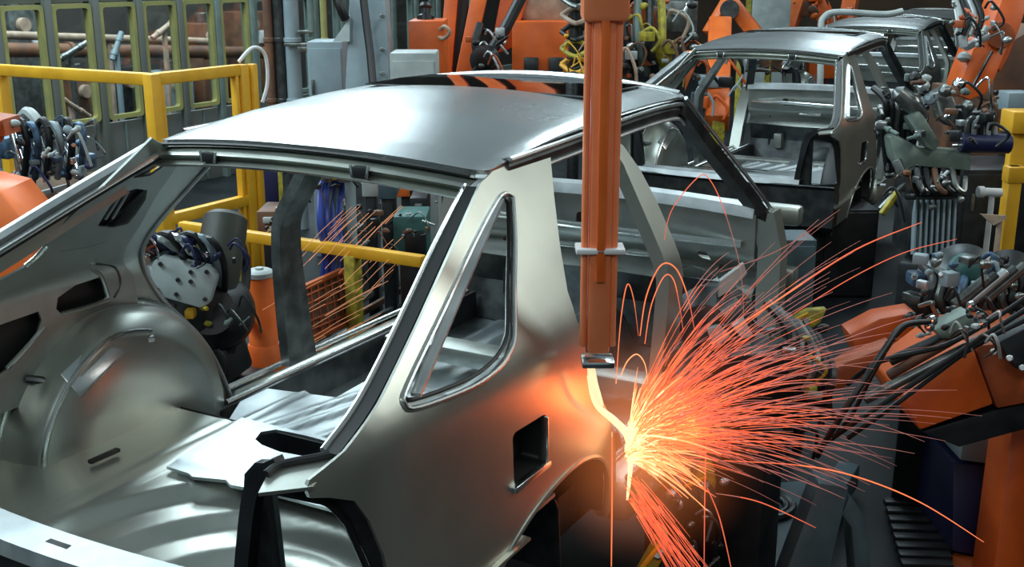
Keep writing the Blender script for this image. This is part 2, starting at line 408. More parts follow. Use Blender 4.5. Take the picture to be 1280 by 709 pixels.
        o = [(.66, -.962), (.78, -.968), (.815, -1.0), (.832, -1.06), (.835, -1.10), (.825, -1.64), (.56, -1.64), (.565, -1.30), (.585, -1.08), (.60, -1.00), (.63, -.968)]
        h = round_poly([(.665, -1.015), (.785, -1.03), (.80, -1.08), (.82, -1.34), (.665, -1.34)], .02)
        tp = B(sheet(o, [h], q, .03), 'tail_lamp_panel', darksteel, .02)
        m = M(); m.tube([q(a, b) + Vector((-.008, 0, 0)) for a, b in h + [h[0]]], .008, 6); B(m, 'lamp_opening_flange', seal_shade, par=tp)
        m = M(); m.path(spline([(lambda p: Vector((p.x, YC + sg * (p.y - YC), p.z)))(P(u, v, x=1.592)) for u, v in ((352, 581), (338, 587), (325, 598), (317, 618), (311, 660), (305, 730), (304, 800))], 4), [(-.018, -.014), (.018, -.014), (.018, .014), (-.018, .014)], up=(1, 0, 0)); B(m, 'hatch_side_channel', blackm)
        # top deck between lamp panel and hatch gutter
        dk = [P(u, v, z=1.452) for u, v in ((322, 606), (332, 590), (352, 580), (402, 573), (440, 565), (424, 577), (404, 588), (391, 601))]
        d = lambda x, y: W(x, YC - sg * y, -.954 + .10 * (x - 1.60) - .02 * (y - .70))
        dk = [(p.x, YC - p.y) for p in dk]
        B(sheet(dk, [], d, .03), 'tail_deck', steel, .008)
        m = M(); m.tube([d(a, b) + Vector((0, 0, .006)) for a, b in dk[1:5]], .009, 8, 5); B(m, 'hatch_seal_flange', seal_shade)
    hs = [(1.56, -1.335), (1.57, -1.30), (1.66, -1.292), (1.675, -1.305), (1.68, -1.45)]
    rows = [[W(x + .045 * (1 - (t / .58) ** 2) * -1, YC + t, z) for x, z in hs] for t in [-.6 + 1.2 * i / 24 for i in range(25)]]
    m = M(); m.grid(rows); s_ = B(m, 'hatch_sill', zinc, .006)
    m = M(); m.box(W(1.59, YC - .03, -1.301), (.05, .075, .012), .002); B(m, 'latch_opening', seal_shade, par=s_)  # flat black tile; the opening's shade is its colour
    m = M(); m.grid([[W(x + .045 * (1 - (t / .85) ** 2) * -1, YC + t, z) for x, z in ((1.57, -1.335), (1.60, -1.36), (1.60, -1.62), (1.66, -1.66))] for t in [-.84 + 1.68 * i / 24 for i in range(25)]]); B(m, 'rear_valance', darksteel, .01)
    # --- load floor with the spare wheel well rings, seat plates
    cx_, cy_ = 1.80, 1.80
    def lf(x, y):
        r = math.hypot(x - cx_, y - cy_)
        z = -1.455 - .035 * smooth((.66 - r) / .07) - .03 * smooth((.50 - r) / .06) - .03 * smooth((.34 - r) / .06)
        for k, a in ((2.455, .008), (2.485, .008), (2.54, .006)):
            z += a * math.exp(-((y - k - .03 * (x - 2)) / .011) ** 2)
        return W(x, y, z)
    cut = [P(u, v, z=.97) for u, v in ((319, 549), (326, 540), (345, 537), (380, 544), (425, 556), (432, 562), (410, 568), (385, 571), (350, 565), (327, 556))]
    cut = [(c.x, c.y) for c in cut]; ccx = sum(c[0] for c in cut) / len(cut); ccy = sum(c[1] for c in cut) / len(cut)
    cutb = [((a - ccx) * 1.5 + ccx, (b - ccy) * 1.25 + ccy) for a, b in cut]
    B(sheet([(1.66, YC - .84), (1.66, YC + .84), (2.62, YC + .84), (2.62, 2.46), (2.40, 2.44), (2.40, YC - .84)], [], lf, .022), 'load_floor', steel, .008, sharp=60)
    pl_ = [P(u, v, z=.97) for u, v in ((236, 590), (208, 581), (262, 548), (302, 522), (446, 557))]
    pl_ = [(c.x, c.y) for c in pl_] + [(2.68, YC - .3), (2.62, YC - .80), (2.25, YC - .80)] + [(c.x, c.y) for c in (P(330, 612, z=.97), P(288, 604, z=.97), P(282, 598, z=.97), P(240, 594, z=.97))]
    def pf(x, y):
        z = -1.43 + .006 * math.exp(-((y - 2.50) / .012) ** 2) - .005 * smooth((2.28 - x) / .03)
        return W(x, y, z)
    B(sheet(pl_, [cut], pf, .025), 'seat_back_plate', floorplate, .01)
    def sp(x, y):
        z = -1.475 - .20 * smooth((x - 3.22) / .16)
        for k in (1.85, 1.95, 2.05, 2.16, 2.3, 2.38): z += .012 * math.exp(-((y - k + .25 * (x - 2.9)) / .018) ** 2) * (1 if x < 3.2 else 0)
        z += .012 * math.exp(-((y - 2.52) / .015) ** 2) * (1 if x < 3.2 else 0)
        return W(x, y, z)
    sp_ = [P(u, v, z=.94) for u, v in ((284, 522), (300, 497), (334, 481), (420, 492), (470, 464))]
    cut2 = [P(u, v, z=.93) for u, v in ((295, 518), (312, 510), (327, 511), (312, 525))]; cut2 = [(c.x, c.y) for c in cut2]
    cut3 = [P(u, v, z=.93) for u, v in ((318, 487), (331, 482), (340, 485), (326, 490))]; cut3 = [(c.x, c.y) for c in cut3]
    B(sheet([(2.70, YC - .72)] + [(c.x, c.y) for c in sp_] + [(3.46, YC + .3), (3.46, YC - .72)], [], sp, .025), 'seat_pan', floorplate, .008, sharp=60)
    m = M(); m.grid([[W(2.62, YC + t, -1.455), W(2.64, YC + t, -1.49), W(2.66, YC + t, -1.70)] for t in (-.8, -.3, .3, .8)]); B(m, 'seat_riser', darksteel, .008)
    def ff(x, y):
        t = y - YC; z = -1.69 + .16 * math.exp(-(t / .13) ** 4)
        for k in (.3, .42, .54): z += .012 * math.exp(-((abs(t) - k) / .02) ** 2)
        return W(x, y, z)
    B(sheet([(3.30, YC - .74), (3.30, YC + .74), (4.70, YC + .74), (4.70, YC - .74)], [], ff, .03), 'front_floor', floorplate, .008, sharp=60)
    m = M(); m.box(W(3.95, YC, -1.60), (.14, 1.42, .08), .015); B(m, 'seat_crossmember', inner)
    # --- cowl, bulkhead
    cw = [(4.64, -1.00), (4.655, -.955), (4.70, -.945), (4.715, -.965), (4.90, -1.0), (4.92, -1.03)]
    m = M(); m.grid([[W(x - .10 * (t / .75) ** 2, YC + t, z - .01 * (t / .75) ** 2) for x, z in cw] for t in [-.74 + 1.48 * i / 20 for i in range(21)]]); B(m, 'cowl_panel', zinc, .008)
    hl = [round_poly(q, .02) for q in ([(.30, -1.09), (.42, -1.09), (.42, -1.16), (.30, -1.16)], [(.02, -1.09), (.14, -1.09), (.14, -1.16), (.02, -1.16)], [(-.52, -1.20), (-.46, -1.20), (-.46, -1.25), (-.52, -1.25)], [(-.34, -1.21), (-.30, -1.21), (-.30, -1.25), (-.34, -1.25)])]
    B(sheet([(-.74, -.99), (.74, -.99), (.74, -1.34), (.30, -1.36), (-.25, -1.36), (-.40, -1.30), (-.55, -1.32), (-.74, -1.42)], hl, lambda t, z: W(4.68 - .08 * (t / .75) ** 2 + .10 * math.exp(-(((z + 1.28)) / .05) ** 2), YC + t, z), .03), 'bulkhead', inner, .008)
    m = M(); m.grid([[W(4.70, YC + t, -1.34), W(4.75, YC + t, -1.5), W(4.68, YC + t, -1.69)] for t in (-.74, -.4, .4, .74)]); B(m, 'toe_board', darksteel, .008)
    m = M(); m.tube([W(4.60, YC + .7, -1.13), W(4.56, YC + .4, -1.12), W(4.56, YC - .1, -1.13), W(4.60, YC - .68, -1.14)], .016, 10, 5); B(m, 'dash_crossbar', edge)
    for t in (.12, -.28): 
        m = M(); m.frame(W(4.54, YC + t, -1.215), Vector((.03, 0, 0)), Vector((0, .10, 0)), Vector((0, 0, .008)), .004); B(m, 'dash_bracket', edge)
    # windscreen header at the roof front, front crossmembers
    m = M(); m.path([W(4.05, YC + t, roofz(4.05, YC + t) - .02) for t in (-.58, -.3, 0, .3, .58)], [(-.05, -.015), (.03, -.015), (.03, .018), (-.05, .018)]); B(m, 'windscreen_header', edge)
    m = M(); m.tube([W(4.055, YC + t, roofz(4.055, YC + t) + .004) for t in [-.58 + 1.16 * i / 16 for i in range(17)]], .009, 8); B(m, 'roof_front_bead', edge)
    m = M(); m.box(W(5.68, YC, -1.22), (.10, 1.30, .10), .02); m.box(W(5.66, YC, -1.55), (.10, 1.30, .12), .02); B(m, 'front_crossmember', steel)
    # --- left wheel house seen from inside, right one mirrored
    for sg in (-1, 1):
        rg = []
        for y, cx, cz, r in ((.84, 2.50, -1.55, .475), (.80, 2.50, -1.55, .465), (.76, 2.49, -1.545, .455), (.715, 2.475, -1.54, .43), (.685, 2.45, -1.53, .395), (.665, 2.44, -1.525, .375), (.655, 2.435, -1.52, .355), (.645, 2.435, -1.52, .20), (.64, 2.435, -1.52, .01)):
            row = []
            for k in range(41):
                a = math.pi * (1.06 - 1.12 * k / 40)
                rr = r * (1 + .05 * math.exp(-((a - 1.75) / .35) ** 2) * (1 if y < .8 else .3))
                row.append(W(cx + rr * math.cos(a), YC - sg * y * (.94 if sg > 0 else 1), cz + rr * math.sin(a)))
            rg.append(row)
        m = M(); m.grid(rg); wh = B(m, 'wheel_house', steel if sg < 0 else seal_shade, .008, sharp=50)  # right one black: the darkness inside the arch put into the colour
        if sg < 0:
            m = M(); m.tube([rg[0][k] + Vector((0, -.012, 0)) for k in range(41)], .010, 8); B(m, 'wheel_house_flange', edge, par=wh)
            m = M()
            a = [rg[5][k] for k in range(18, 41 - 4)]
            m.tube([v + Vector((0, -.004, .004)) for v in [rg[5][k] for k in range(0, 24)]], .008, 8)
            B(m, 'wheel_house_seam', edge, par=wh)
            m = M(); c = P(163, 431, y=YC + .70); m.prism([c + Vector((-.10, -.02, .01)), c + Vector((.06, -.05, .0)), c + Vector((.09, .04, .035)), c + Vector((-.02, .08, .05))], (0, 0, .02))
            br = m.build('damper_bracket', zinc, wh, bevel=.004)
            m = M(); m.prism([P(116, 432, y=YC + .70), P(160, 439, y=YC + .64), P(101, 498, y=YC + .64), P(76, 470, y=YC + .70)], (-.012, -.012, .012)); m.build('shoulder_glint_facet', roofsteel, wh, bevel=.004)  # wheel house shoulder facet; lamp reflection put into its lighter steel
            m = M(); m.tube([P(34, 474, y=YC + .79), P(60, 478, y=YC + .74), P(95, 497, y=YC + .685)], .014, 8, 4); B(m, 'pressed_rib', darksteel, par=wh)
            m = M(); m.bar(P(112, 578, z=.96), P(148, 562, z=.96), .02, .012); B(m, 'drain_slot', seal_shade, par=wh)
            m = M(); m.lathe(P(200, 459, y=YC + .70), P(200, 459, y=YC + .70) + Vector((0, -.06, 0)), [(0, .02), (.02, .02), (.03, .012), (.035, .001)], 14); B(m, 'pressed_dimple', edge, par=wh)
    # --- left inner quarter panel with its cut-outs
    def ip(u, v):
        r = ray(u, v); k = .595; b = YC + .80        # plane of the inner panel, leaning in above the belt
        t = (b - k * .95) / (r.y + k * r.z); z = r.z * t
        if z < -.95: t = b / r.y
        return (r * t).x, (r * t).z
    def im(x, z): return W(x, YC + .80 - (.595 * (z + .95) if z > -.95 else 0), z)
    q = [ip(u, v) for u, v in ((196, 176), (228, 190), (214, 214), (193, 244), (172, 282), (156, 306), (152, 325), (165, 345), (170, 372), (168, 400))]
    q += [(2.62, -1.22), (2.2, -1.3), (1.66, -1.3), (1.62, -1.0), (1.68, -.965), (1.82, -.925)]
    q += [ip(u, v) for u, v in ((-60, 372), (8, 344), (34, 329), (52, 312), (58, 304), (64, 290), (122, 236), (188, 171))]
    hs_ = [[ip(u, v) for u, v in s] for s in (((164, 221), (176, 208), (196, 192), (215, 191), (213, 196), (199, 209), (186, 218)), ((120, 281), (134, 258), (150, 240), (168, 234), (182, 236), (180, 248), (168, 266), (158, 278), (140, 283)), ((68, 386), (70, 372), (92, 356), (122, 346), (132, 358), (131, 374), (110, 383), (76, 393)), ((-40, 430), (-20, 412), (20, 398), (46, 389), (50, 400), (44, 418), (20, 452), (-20, 480)))]
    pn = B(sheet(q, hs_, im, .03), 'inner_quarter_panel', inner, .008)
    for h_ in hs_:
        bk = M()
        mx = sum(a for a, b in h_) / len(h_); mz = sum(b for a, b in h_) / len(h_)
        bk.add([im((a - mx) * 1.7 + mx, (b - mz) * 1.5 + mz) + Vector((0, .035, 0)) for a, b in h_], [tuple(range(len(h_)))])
        B(bk, 'cavity_backing', seal_shade, .004, par=pn)
    m = M()
    for k in range(3):
        a = im(*ip(126 + k * 9, 276 - k * 1)); b = im(*ip(150 + k * 7, 241 - k * .5))
        m.bar(a + Vector((0, .012, 0)), b + Vector((0, .012, 0)), .012, .008, bev=.002)
    B(m, 'air_vent_slats', zinc, par=pn)
    for l in (((56, 308), (44, 322), (30, 334)), ((75, 393), (112, 383), (133, 375)), ((112, 329), (113, 337), (124, 346), (133, 372)), ((6, 462), (34, 432), (52, 410))):
        m = M(); m.tube([im(*ip(u, v)) + Vector((0, -.008, .004)) for u, v in l], .008, 8, 4)
        B(m, 'cut_out_flange', edge, par=pn)
    m = M(); m.tube([im(*ip(u, v)) + Vector((0, -.006, 0)) for u, v in ((118, 329), (140, 333), (148, 352), (140, 372))], .006, 8, 4); B(m, 'stiffening_bead', darksteel, par=pn)
    m = M(); m.tube([im(*ip(u, v)) + Vector((0, -.004, 0)) for u, v in ((72, 313), (105, 308), (132, 300))], .005, 6); B(m, 'stiffening_bead', darksteel, par=pn)

car = thing('car_body_shell', (3.0, YC, .65), 'large bare steel hatchback body shell in the foreground being welded amid sparks', 'car body', 'bare car body shells on the line')
build_car(car)
for dx, dy, dz, lab in ((6.1, .5, -.10, 'second bare steel body shell, directly ahead of the sparking one, open tail in view'),
                        (12.2, 1.0, -.2, 'third bare steel body shell on the line, left of the slanting orange arm'),
                        (18.3, 1.5, -.3, 'farthest bare steel body shell at the head of the line, tiny at the top edge')):
    c = copy_tree(car); c.location = (3 + dx, YC + dy, .65 + dz); c['label'] = lab
# carriers under the bodies
for i, (dx, dy, dz) in enumerate(((0, 0, 0), (6.1, .5, -.1), (12.2, 1.0, -.2), (18.3, 1.5, -.3))):
    t = thing('body_carrier', (3.4 + dx, YC + dy, 0), ['dark steel carrier under the foreground sparking body shell', 'dark steel carrier under the second body shell', 'dark steel carrier under the third body shell', 'dark steel carrier under the farthest body shell'][i], 'carrier', 'carriers under the body shells')
    for s in (-1, 1):
        m = M(); m.box((3.4 + dx, YC + dy + s * .42, .585 + dz), (3.2, .12, .13), .01); m.build('skid_rail', gpaint_d, t)
        for k in (-1.2, 1.2):
            m = M(); m.box((3.4 + dx + k, YC + dy + s * .42, .26 + dz / 2), (.12, .12, .52 + dz), .01); m.build('leg', gpaint_d, t)
    for k in (-1.2, 1.2):
        m = M(); m.box((3.4 + dx + k, YC + dy, .58 + dz), (.12, .84, .10), .01); m.build('cross_beam', gpaint_d, t)
WELD = P(786, 556, y=1.235)
# ------------------------------------------------------------------ room
m = M(); m.box((14, 3, -.05), (44, 28, .1), 0); struct(m.build('floor', floorm))
m = M(); m.box((33, 3, 4), (.2, 28, 8), 0); struct(m.build('wall_front', mat('far_end_wall', (.16, .10, .06), .8, col2=(.07, .05, .04), nscale=.9)))
m = M(); m.box((14, 14.2, 4), (40, .2, 8), 0); struct(m.build('wall_left', backm))
m = M(); m.box((14, -9, 4), (40, .2, 8), 0); struct(m.build('wall_right', backm))
def S(d): return d / FPX                      # metres per photo pixel at depth d
HX = Vector((math.cos(_y), math.sin(_y), 0))  # horizontal heading of the view
def cbox(m, u0, v0, u1, v1, d, dep, rz=_y, bev=.012):
    c = P((u0 + u1) / 2, (v0 + v1) / 2, d) + HX * dep / 2
    return m.box(c, (dep, (u1 - u0) * S(d), (v1 - v0) * S(d)), bev, rz)
def PD(l, d=None): return [P(u, v, dd) if not d else P(u, v, d) for u, v, *r in l for dd in [r[0] if r else d]]
def one(m, name, ma, label, cat, group=None, kind=None, **k):
    return tag(m.build(name, ma, **k), label, cat, group, kind)
def post_to_floor(m, p, w): m.box((p.x, p.y, p.z / 2), (w, w, p.z), .006, 0)

# ---------------- glazed partition along the hall, parallel to the line
PY = 9.6
x0 = 7.16; pitch = .585
wl = thing('wall_partition', (9, PY, 0), 'x', 'wall'); 
for k in ('label', 'category'): del wl[k]
struct(wl)
m = M(); m.box((11.2, PY, .41), (12, .08, .82), .005); m.build('lower_panel', wallp, wl)
m = M(); m.box((11.2, PY, 2.35), (12, .10, .55), .005); m.build('top_beam', wallp, wl)
for i in range(-3, 16):
    m = M(); m.box((x0 + i * pitch, PY - .03, 1.2), (.075, .16, 2.4), .008); m.build('mullion', teal if i > 4 else wallp, wl)
    m = M(); m.box((x0 + (i + .5) * pitch, PY - .05, .42), (.022, .02, .80), .003); m.build('panel_joint', teal, wl)
for i in range(-3, 15):
    xa = x0 + i * pitch + .05; xb = x0 + (i + 1) * pitch - .05
    w_ = struct(thing('window_%d' % (i + 4), ((xa + xb) / 2, PY, .88), 'x', 'window'))
    for k in ('label', 'category'): del w_[k]
    pts = round_poly([(xa, .86), (xb, .86), (xb, 2.06), (xa, 2.06)], .05); pi = round_poly([(xa + .045, .905), (xb - .045, .905), (xb - .045, 2.015), (xa + .045, 2.015)], .04)
    m = M(); n = len(pts)
    A = [[Vector((x, y_, z)) for x, z in q] for q, y_ in ((pts, PY - .02), (pts, PY - .09), (pi, PY - .09), (pi, PY - .02))]
    for a, b in ((0, 1), (1, 2), (2, 3)): m.rings([A[a], A[b]], True, False)
    m.build('window_frame', olive if i < 6 else teal, w_)
    m = M(); m.box(((xa + xb) / 2, PY - .035, 1.46), (xb - xa - .07, .006, 1.13), 0); m.build('pane', glass, w_)
# clutter in the workshop behind the glass
def pipe(a, b, r, ma, label, name='pipe', group=None):
    m = M(); m.cyl(a, b, r, 12)
    for t in (.25, .75):
        c = Vector(a).lerp(Vector(b), t); d = (Vector(b) - Vector(a)).normalized() * .03; m.cyl(c - d, c + d, r * 1.25, 12)
    c = Vector(a).lerp(Vector(b), .5); m.box((c.x, c.y + .02, c.z / 2), (.05, .05, c.z), .004)
    return one(m, name, ma, label, name, group)
pipe(P(-20, 43, y=11.5), P(262, 52, y=11.5), .05, beige, 'pale horizontal pipe behind the partition windows, upper one')
pipe(P(-20, 62, y=12), P(330, 66, y=12), .09, brown, 'rusty brown horizontal pipe behind the partition windows, below the pale one')
pipe(P(68, 78, y=11), P(110, 52, y=11), .035, gunm, 'grey diagonal brace behind the second partition window from the left', 'brace')
pipe(P(190, 48, y=11), P(222, 22, y=11), .035, beige, 'pale diagonal brace behind the fourth partition window', 'brace')
pipe(P(68, 118, y=10.6), P(112, 146, y=10.6), .03, beige, 'pale diagonal brace low behind the second partition window', 'brace')
pipe(P(140, 75, y=11), P(152, 40, y=11), .035, gpaint, 'grey slanting strut behind the third partition window', 'brace')
for j, (u, v, ma, lab) in enumerate(((95, 112, brown, 'brown machine housing low behind the second partition window'), (18, 30, gunm, 'dark grey machine housing high behind the leftmost partition window'), (150, 100, darksteel, 'dark machine housing behind the third partition window'), (210, 105, gpaint, 'grey machine housing behind the fourth partition window'), (252, 45, brown, 'brown machine housing behind the fifth partition window'), (305, 30, brown, 'rusty machine housing behind the sixth partition window'))):
    c = P(u, v, y=12.9); t = thing('machine_housing', (c.x, c.y, 0), lab, 'machine')
    m = M(); m.box((c.x, c.y, c.z / 2 + .1), (.55, .5, c.z + .2), .02); m.build('casing', ma, t)
    m = M(); m.cyl((c.x - .1, c.y - .26, c.z), (c.x - .1, c.y - .34, c.z), .09, 16); m.build('dial', beige, t)
    m = M(); m.box((c.x + .12, c.y - .26, c.z - .2), (.16, .03, .2), .006); m.build('nameplate', white, t)
    m = M(); m.cyl((c.x, c.y, c.z + .2), (c.x, c.y, c.z + .35), .10, 14); m.build('vent_cap', gunm, t)

# ---------------- yellow safety fence, corner towards the camera
K = Vector((5.72, 6.04, 0)); ft = thing('safety_fence', K, 'yellow tubular safety fence corner on the left in front of the glazed partition', 'fence')
for (x, y) in ((5.72, 6.04), (5.72, 7.63), (6.62, 6.04), (5.72, 9.2)):
    m = M(); m.box((x, y, .85), (.09, .09, 1.70), .012); m.build('post', yellow, ft)
m = M(); m.box((6.70, 6.0, .85), (.06, .06, 1.70), .01); m.build('post', yellow, ft)
m = M(); m.box((5.79, 6.04, .86), (.035, .06, 1.68), .008); m.build('inner_stile', yellow, ft)
m = M(); m.box((6.54, 6.04, .86), (.035, .06, 1.66), .008); m.build('inner_stile', yellow, ft)
for z in (1.66, .66):
    m = M(); m.box((5.72, 7.62, z), (.07, 3.1, .085), .012); m.build('rail', yellow, ft)
    m = M(); m.box((6.17, 6.04, z), (.84, .07, .085), .012); m.build('rail', yellow, ft)
m = M(); m.tube([(6.60, 6.04, 1.72), (6.72, 6.0, 1.82), (6.83, 5.98, 1.76), (6.84, 5.98, 1.55), (6.78, 5.99, 1.40)], .014, 8, 5); one(m, 'cable', white, 'thin white cable looped over the end post of the yellow safety fence', 'cable')
# ---------------- yellow guard rail seen through the hatch
a = P(150, 282, z=.9); b = P(535, 325, z=.9)
t = thing('guard_rail', (a.x, (a.y + b.y) / 2, 0), 'long yellow guard rail seen through the open hatch behind the car', 'rail')
m = M(); m.bar((4.87, b.y, .9), (4.87, 5.0, .9), .06, .065, bev=.012); m.build('top_rail', yellow, t)
for y in (3.72, 4.9):
    m = M(); m.box((4.87, y, .44), (.075, .075, .88), .01); m.build('post', yellow_d, t)
    m = M(); m.box((4.87, y, .012), (.18, .18, .024), .004); m.build('foot_plate', yellow_d, t)

def slab(l, d, dep): m = M(); m.prism(PD(l, d), HX * dep); return m
# ---------------- grey column machine and its cabinets
c = P(458, 60, 8.6); t = thing('column_machine', (c.x, c.y, 0), 'tall grey column machine with a black cable, behind the car roof', 'machine')
m = M(); pf_ = [P(u, v, 8.6) for u, v in ((438, -30), (480, -30), (491, 195), (428, 195))]; m.prism(pf_, HX * .35); m.build('column', gpaint, t, bevel=.01)
slab([(430, 195), (472, 195), (472, 390), (428, 390)], 8.68, .24).build('pedestal', blackm, t)
m = M(); m.prism(PD([(437, 22), (437, 52), (416, 52)], 8.55), HX * .1); m.build('gusset', gpaint_l, t)
m = M(); m.tube([P(452, -20, 8.5), P(458, 30, 8.52), P(463, 70, 8.52), P(468, 130, 8.5)], .03, 8, 5); m.build('cable', black, t)
m = M(); m.tube([P(418, -20, 8.5), P(425, 8, 8.5), P(432, 24, 8.55)], .035, 8, 5); m.build('hose', black, t)
m = M()
for v in (20, 62, 92): m.cyl(P(478, v, 8.57), P(478, v, 8.5), .018, 8)
m.build('bolt_row', gunm, t)
def cabinet(u0, v0, u1, d, dep, ma, label):
    zt = P((u0 + u1) / 2, v0, d).z; c = P((u0 + u1) / 2, v0, d) + HX * dep / 2; w_ = (u1 - u0) * S(d)
    t = thing('control_cabinet', (c.x, c.y, 0), label, 'cabinet')
    m = M(); m.box((c.x, c.y, zt / 2), (dep, w_, zt), .012, _y); m.build('body', ma, t)
    m = M(); f = c - HX * (dep / 2 + .008); m.box((f.x, f.y, zt / 2), (.02, w_ * .9, zt * .94), .006, _y); dr = m.build('door', ma, t)
    g = f - HX * .02 - VR * w_ * .36; m = M(); m.box((g.x, g.y, zt * .8), (.025, .02, .12), .005, _y); m.build('handle', gunm, dr)
    return t
cabinet(383, 52, 428, 9.3, .4, gpaint, 'grey control cabinet left of the grey column machine')
cabinet(487, 66, 545, 7.8, .35, gpaint_l, 'pale grey control cabinet right of the grey column machine')
# vertical services left of the column
for (u, r, ma, lab) in ((337, .045, brown, 'dark brown vertical pipe behind the fence end, left of its twin'), (350, .05, darksteel, 'dark vertical pipe behind the fence end, right of its brown twin'), (366, .07, gpaint, 'fat grey vertical duct between the dark pipes and the grey cabinet'), (390, .03, teal, 'thin grey-green vertical pipe above the left grey cabinet'), (406, .03, olive, 'thin olive vertical pipe above the left grey cabinet')):
    c = P(u, 60, 10.4); m = M(); m.cyl((c.x, c.y, 0), (c.x, c.y, 3.0), r, 14)
    for z in (1.75, 2.15, 1.2): m.cyl((c.x, c.y, z), (c.x, c.y, z + .04), r * 1.2, 14)
    one(m, 'vertical_pipe', ma, lab, 'pipe')
m = M(); m.bar(P(355, 56, 10.3), P(408, 56, 10.3), .03); m.bar(P(372, 40, 10.3), P(392, 40, 10.3), .03); m.bar(P(372, 62, 10.3), P(392, 62, 10.3), .05); one(m, 'pipe_bracket', gunm, 'dark horizontal bracket tying the vertical ducts together', 'bracket')

# ---------------- orange robots behind the roof
d = 10.0; c = P(600, 100, d); t = thing('welding_robot', (c.x, c.y, 0), 'big orange welding robot right behind the middle of the car roof', 'robot', 'orange welding robots')
slab([(572, -190), (588, -190), (563, 110), (546, 110)], d, .3).build('lower_arm', orange, t, bevel=.01)
slab([(626, -190), (650, -190), (584, 110), (566, 110)], d - .1, .3).build('lower_arm', orange, t, bevel=.01)
slab([(574, -25), (590, -25), (566, 110), (560, 110)], d + .1, .1).build('arm_recess', seal_shade, t)
slab([(660, -190), (720, -190), (640, 60), (612, 70)], d + .1, .4).build('upper_arm', orange, t, bevel=.012)
m = M(); cbox(m, 640, 28, 712, 118, d, .8); m.build('casing', orange, t)
m = M(); cbox(m, 648, -60, 712, 28, d + .1, .5, bev=.08); m.build('motor_cover', beige, t)
for u in (655, 686):
    m = M(); cbox(m, u, 72, u + 18, 92, d - .02, .04); m.build('vent_slot', darksteel, t)
m = M(); m.tube([P(655, -10, d - .3), P(632, 35, d - .3), P(608, 74, d - .3)], .05, 10); m.build('strut', blackm, t)
m = M(); m.lathe(P(600, 78, d - .4), P(618, 70, d - .2), [(0, .06), (.03, .12), (.14, .12), (.17, .05)], 16); m.build('joint_motor', blackm, t)
m = M(); m.tube([P(600, 30, d - .3), P(594, 55, d - .35), P(599, 78, d - .35), P(592, 96, d - .3)], .035, 8, 4); m.build('cable', black, t)
m = M(); m.box((c.x + .3, c.y + .2, .55), (.7, .8, 1.1), .03, _y); m.build('pedestal', orange_d, t)
d = 8.9; c = P(533, 60, d); t = thing('drive_unit', (c.x, c.y, 0), 'orange box shaped drive unit with a black knob beside the pale cabinet', 'machine')
m = M(); cbox(m, 511, 27, 556, 105, d, .5); m.build('housing', orange, t)
m = M(); m.lathe(P(532, 27, d + .2), P(532, 5, d + .2), [(0, .07), (.04, .07), (.06, .04), (.10, .04), (.12, .055), (.15, .04)], 14); m.build('knob', blackm, t)
m = M(); k_ = P(533, 105, d) + HX * .25; m.box((k_.x, k_.y, k_.z / 2), (.4, .26, k_.z), .02, _y); m.build('stand', gpaint_d, t)
m = M(); m.tube([P(548, 38, d - .02), P(556, 33, d - .1), P(562, 40, d - .1), P(555, 48, d - .06), P(548, 46, d - .02)], .015, 8, 4); m.build('lifting_eye', beige, t)
# hose clutter between the weld arm and the second car
d = 11.0
def hose(pts, r, ma, label, name='hose', sub=5, group=None): m = M(); m.tube(pts, r, 8, sub); return one(m, name, ma, label, 'hose' if name == 'hose' else name.split('_')[-1], group)
c = P(800, 40, d); t = thing('weld_transformer', (c.x, c.y, 0), 'brown and grey weld transformer with hanging hoses right of the orange welding arm', 'machine')
m = M(); cbox(m, 778, 8, 824, 48, d, .6, bev=.05); m.build('casing', brown, t)
m = M(); m.cyl(P(800, 26, d - .1), P(800, 26, d + .1), .16, 20); m.build('end_cap', orange_d, t)
m = M(); cbox(m, 826, 2, 872, 40, d + .3, .6); m.build('core', gunm, t)
for k in range(5):
    m = M(); m.tube([P(770 + k * 14, -10, d - .3), P(764 + k * 16, 30 + 4 * k, d - .35), P(775 + k * 12, 62, d - .3), P(782 + k * 13, 92, d)], .04, 8, 5); m.build('hose', [gpaint_l, black, teal, darksteel, yellow_d][k], t)
m = M(); k_ = P(810, 60, d) + HX * .4; m.box((k_.x, k_.y, k_.z / 2), (.5, .8, k_.z), .02, _y); m.build('base_frame', blackm, t)
for k, (u, v) in enumerate(((790, 62), (808, 74), (838, 60), (852, 82), (776, 84))):
    m = M(); cbox(m, u - 7, v - 8, u + 9, v + 8, d - .2, .2); m.build('valve_block', [gpaint_l, orange_d, yellow_d, gunm, blackm][k], t)
c = P(718, 50, 9.2); t = thing('hose_rack', (c.x, c.y, 0), 'upright rack of looped grey hoses between the orange robot and the welding arm', 'rack')
m = M(); m.cyl((c.x, c.y, 0), (c.x, c.y, 2.9), .05, 12); m.build('pole', darksteel, t)
for k in range(6):
    m = M(); z = 2.3 - k * .13; e = VR * .11; o_ = Vector((c.x, c.y, z)) - HX * .07
    m.tube([o_ - e, o_ - HX * .10 + Vector((0, 0, -.06)), o_ + e, o_ + Vector((0, 0, .06)), o_ - e], .02, 8, 4); m.build('hose_loop', [gpaint_l, gunm, beige, black, yellow_d, yellow][k], t)
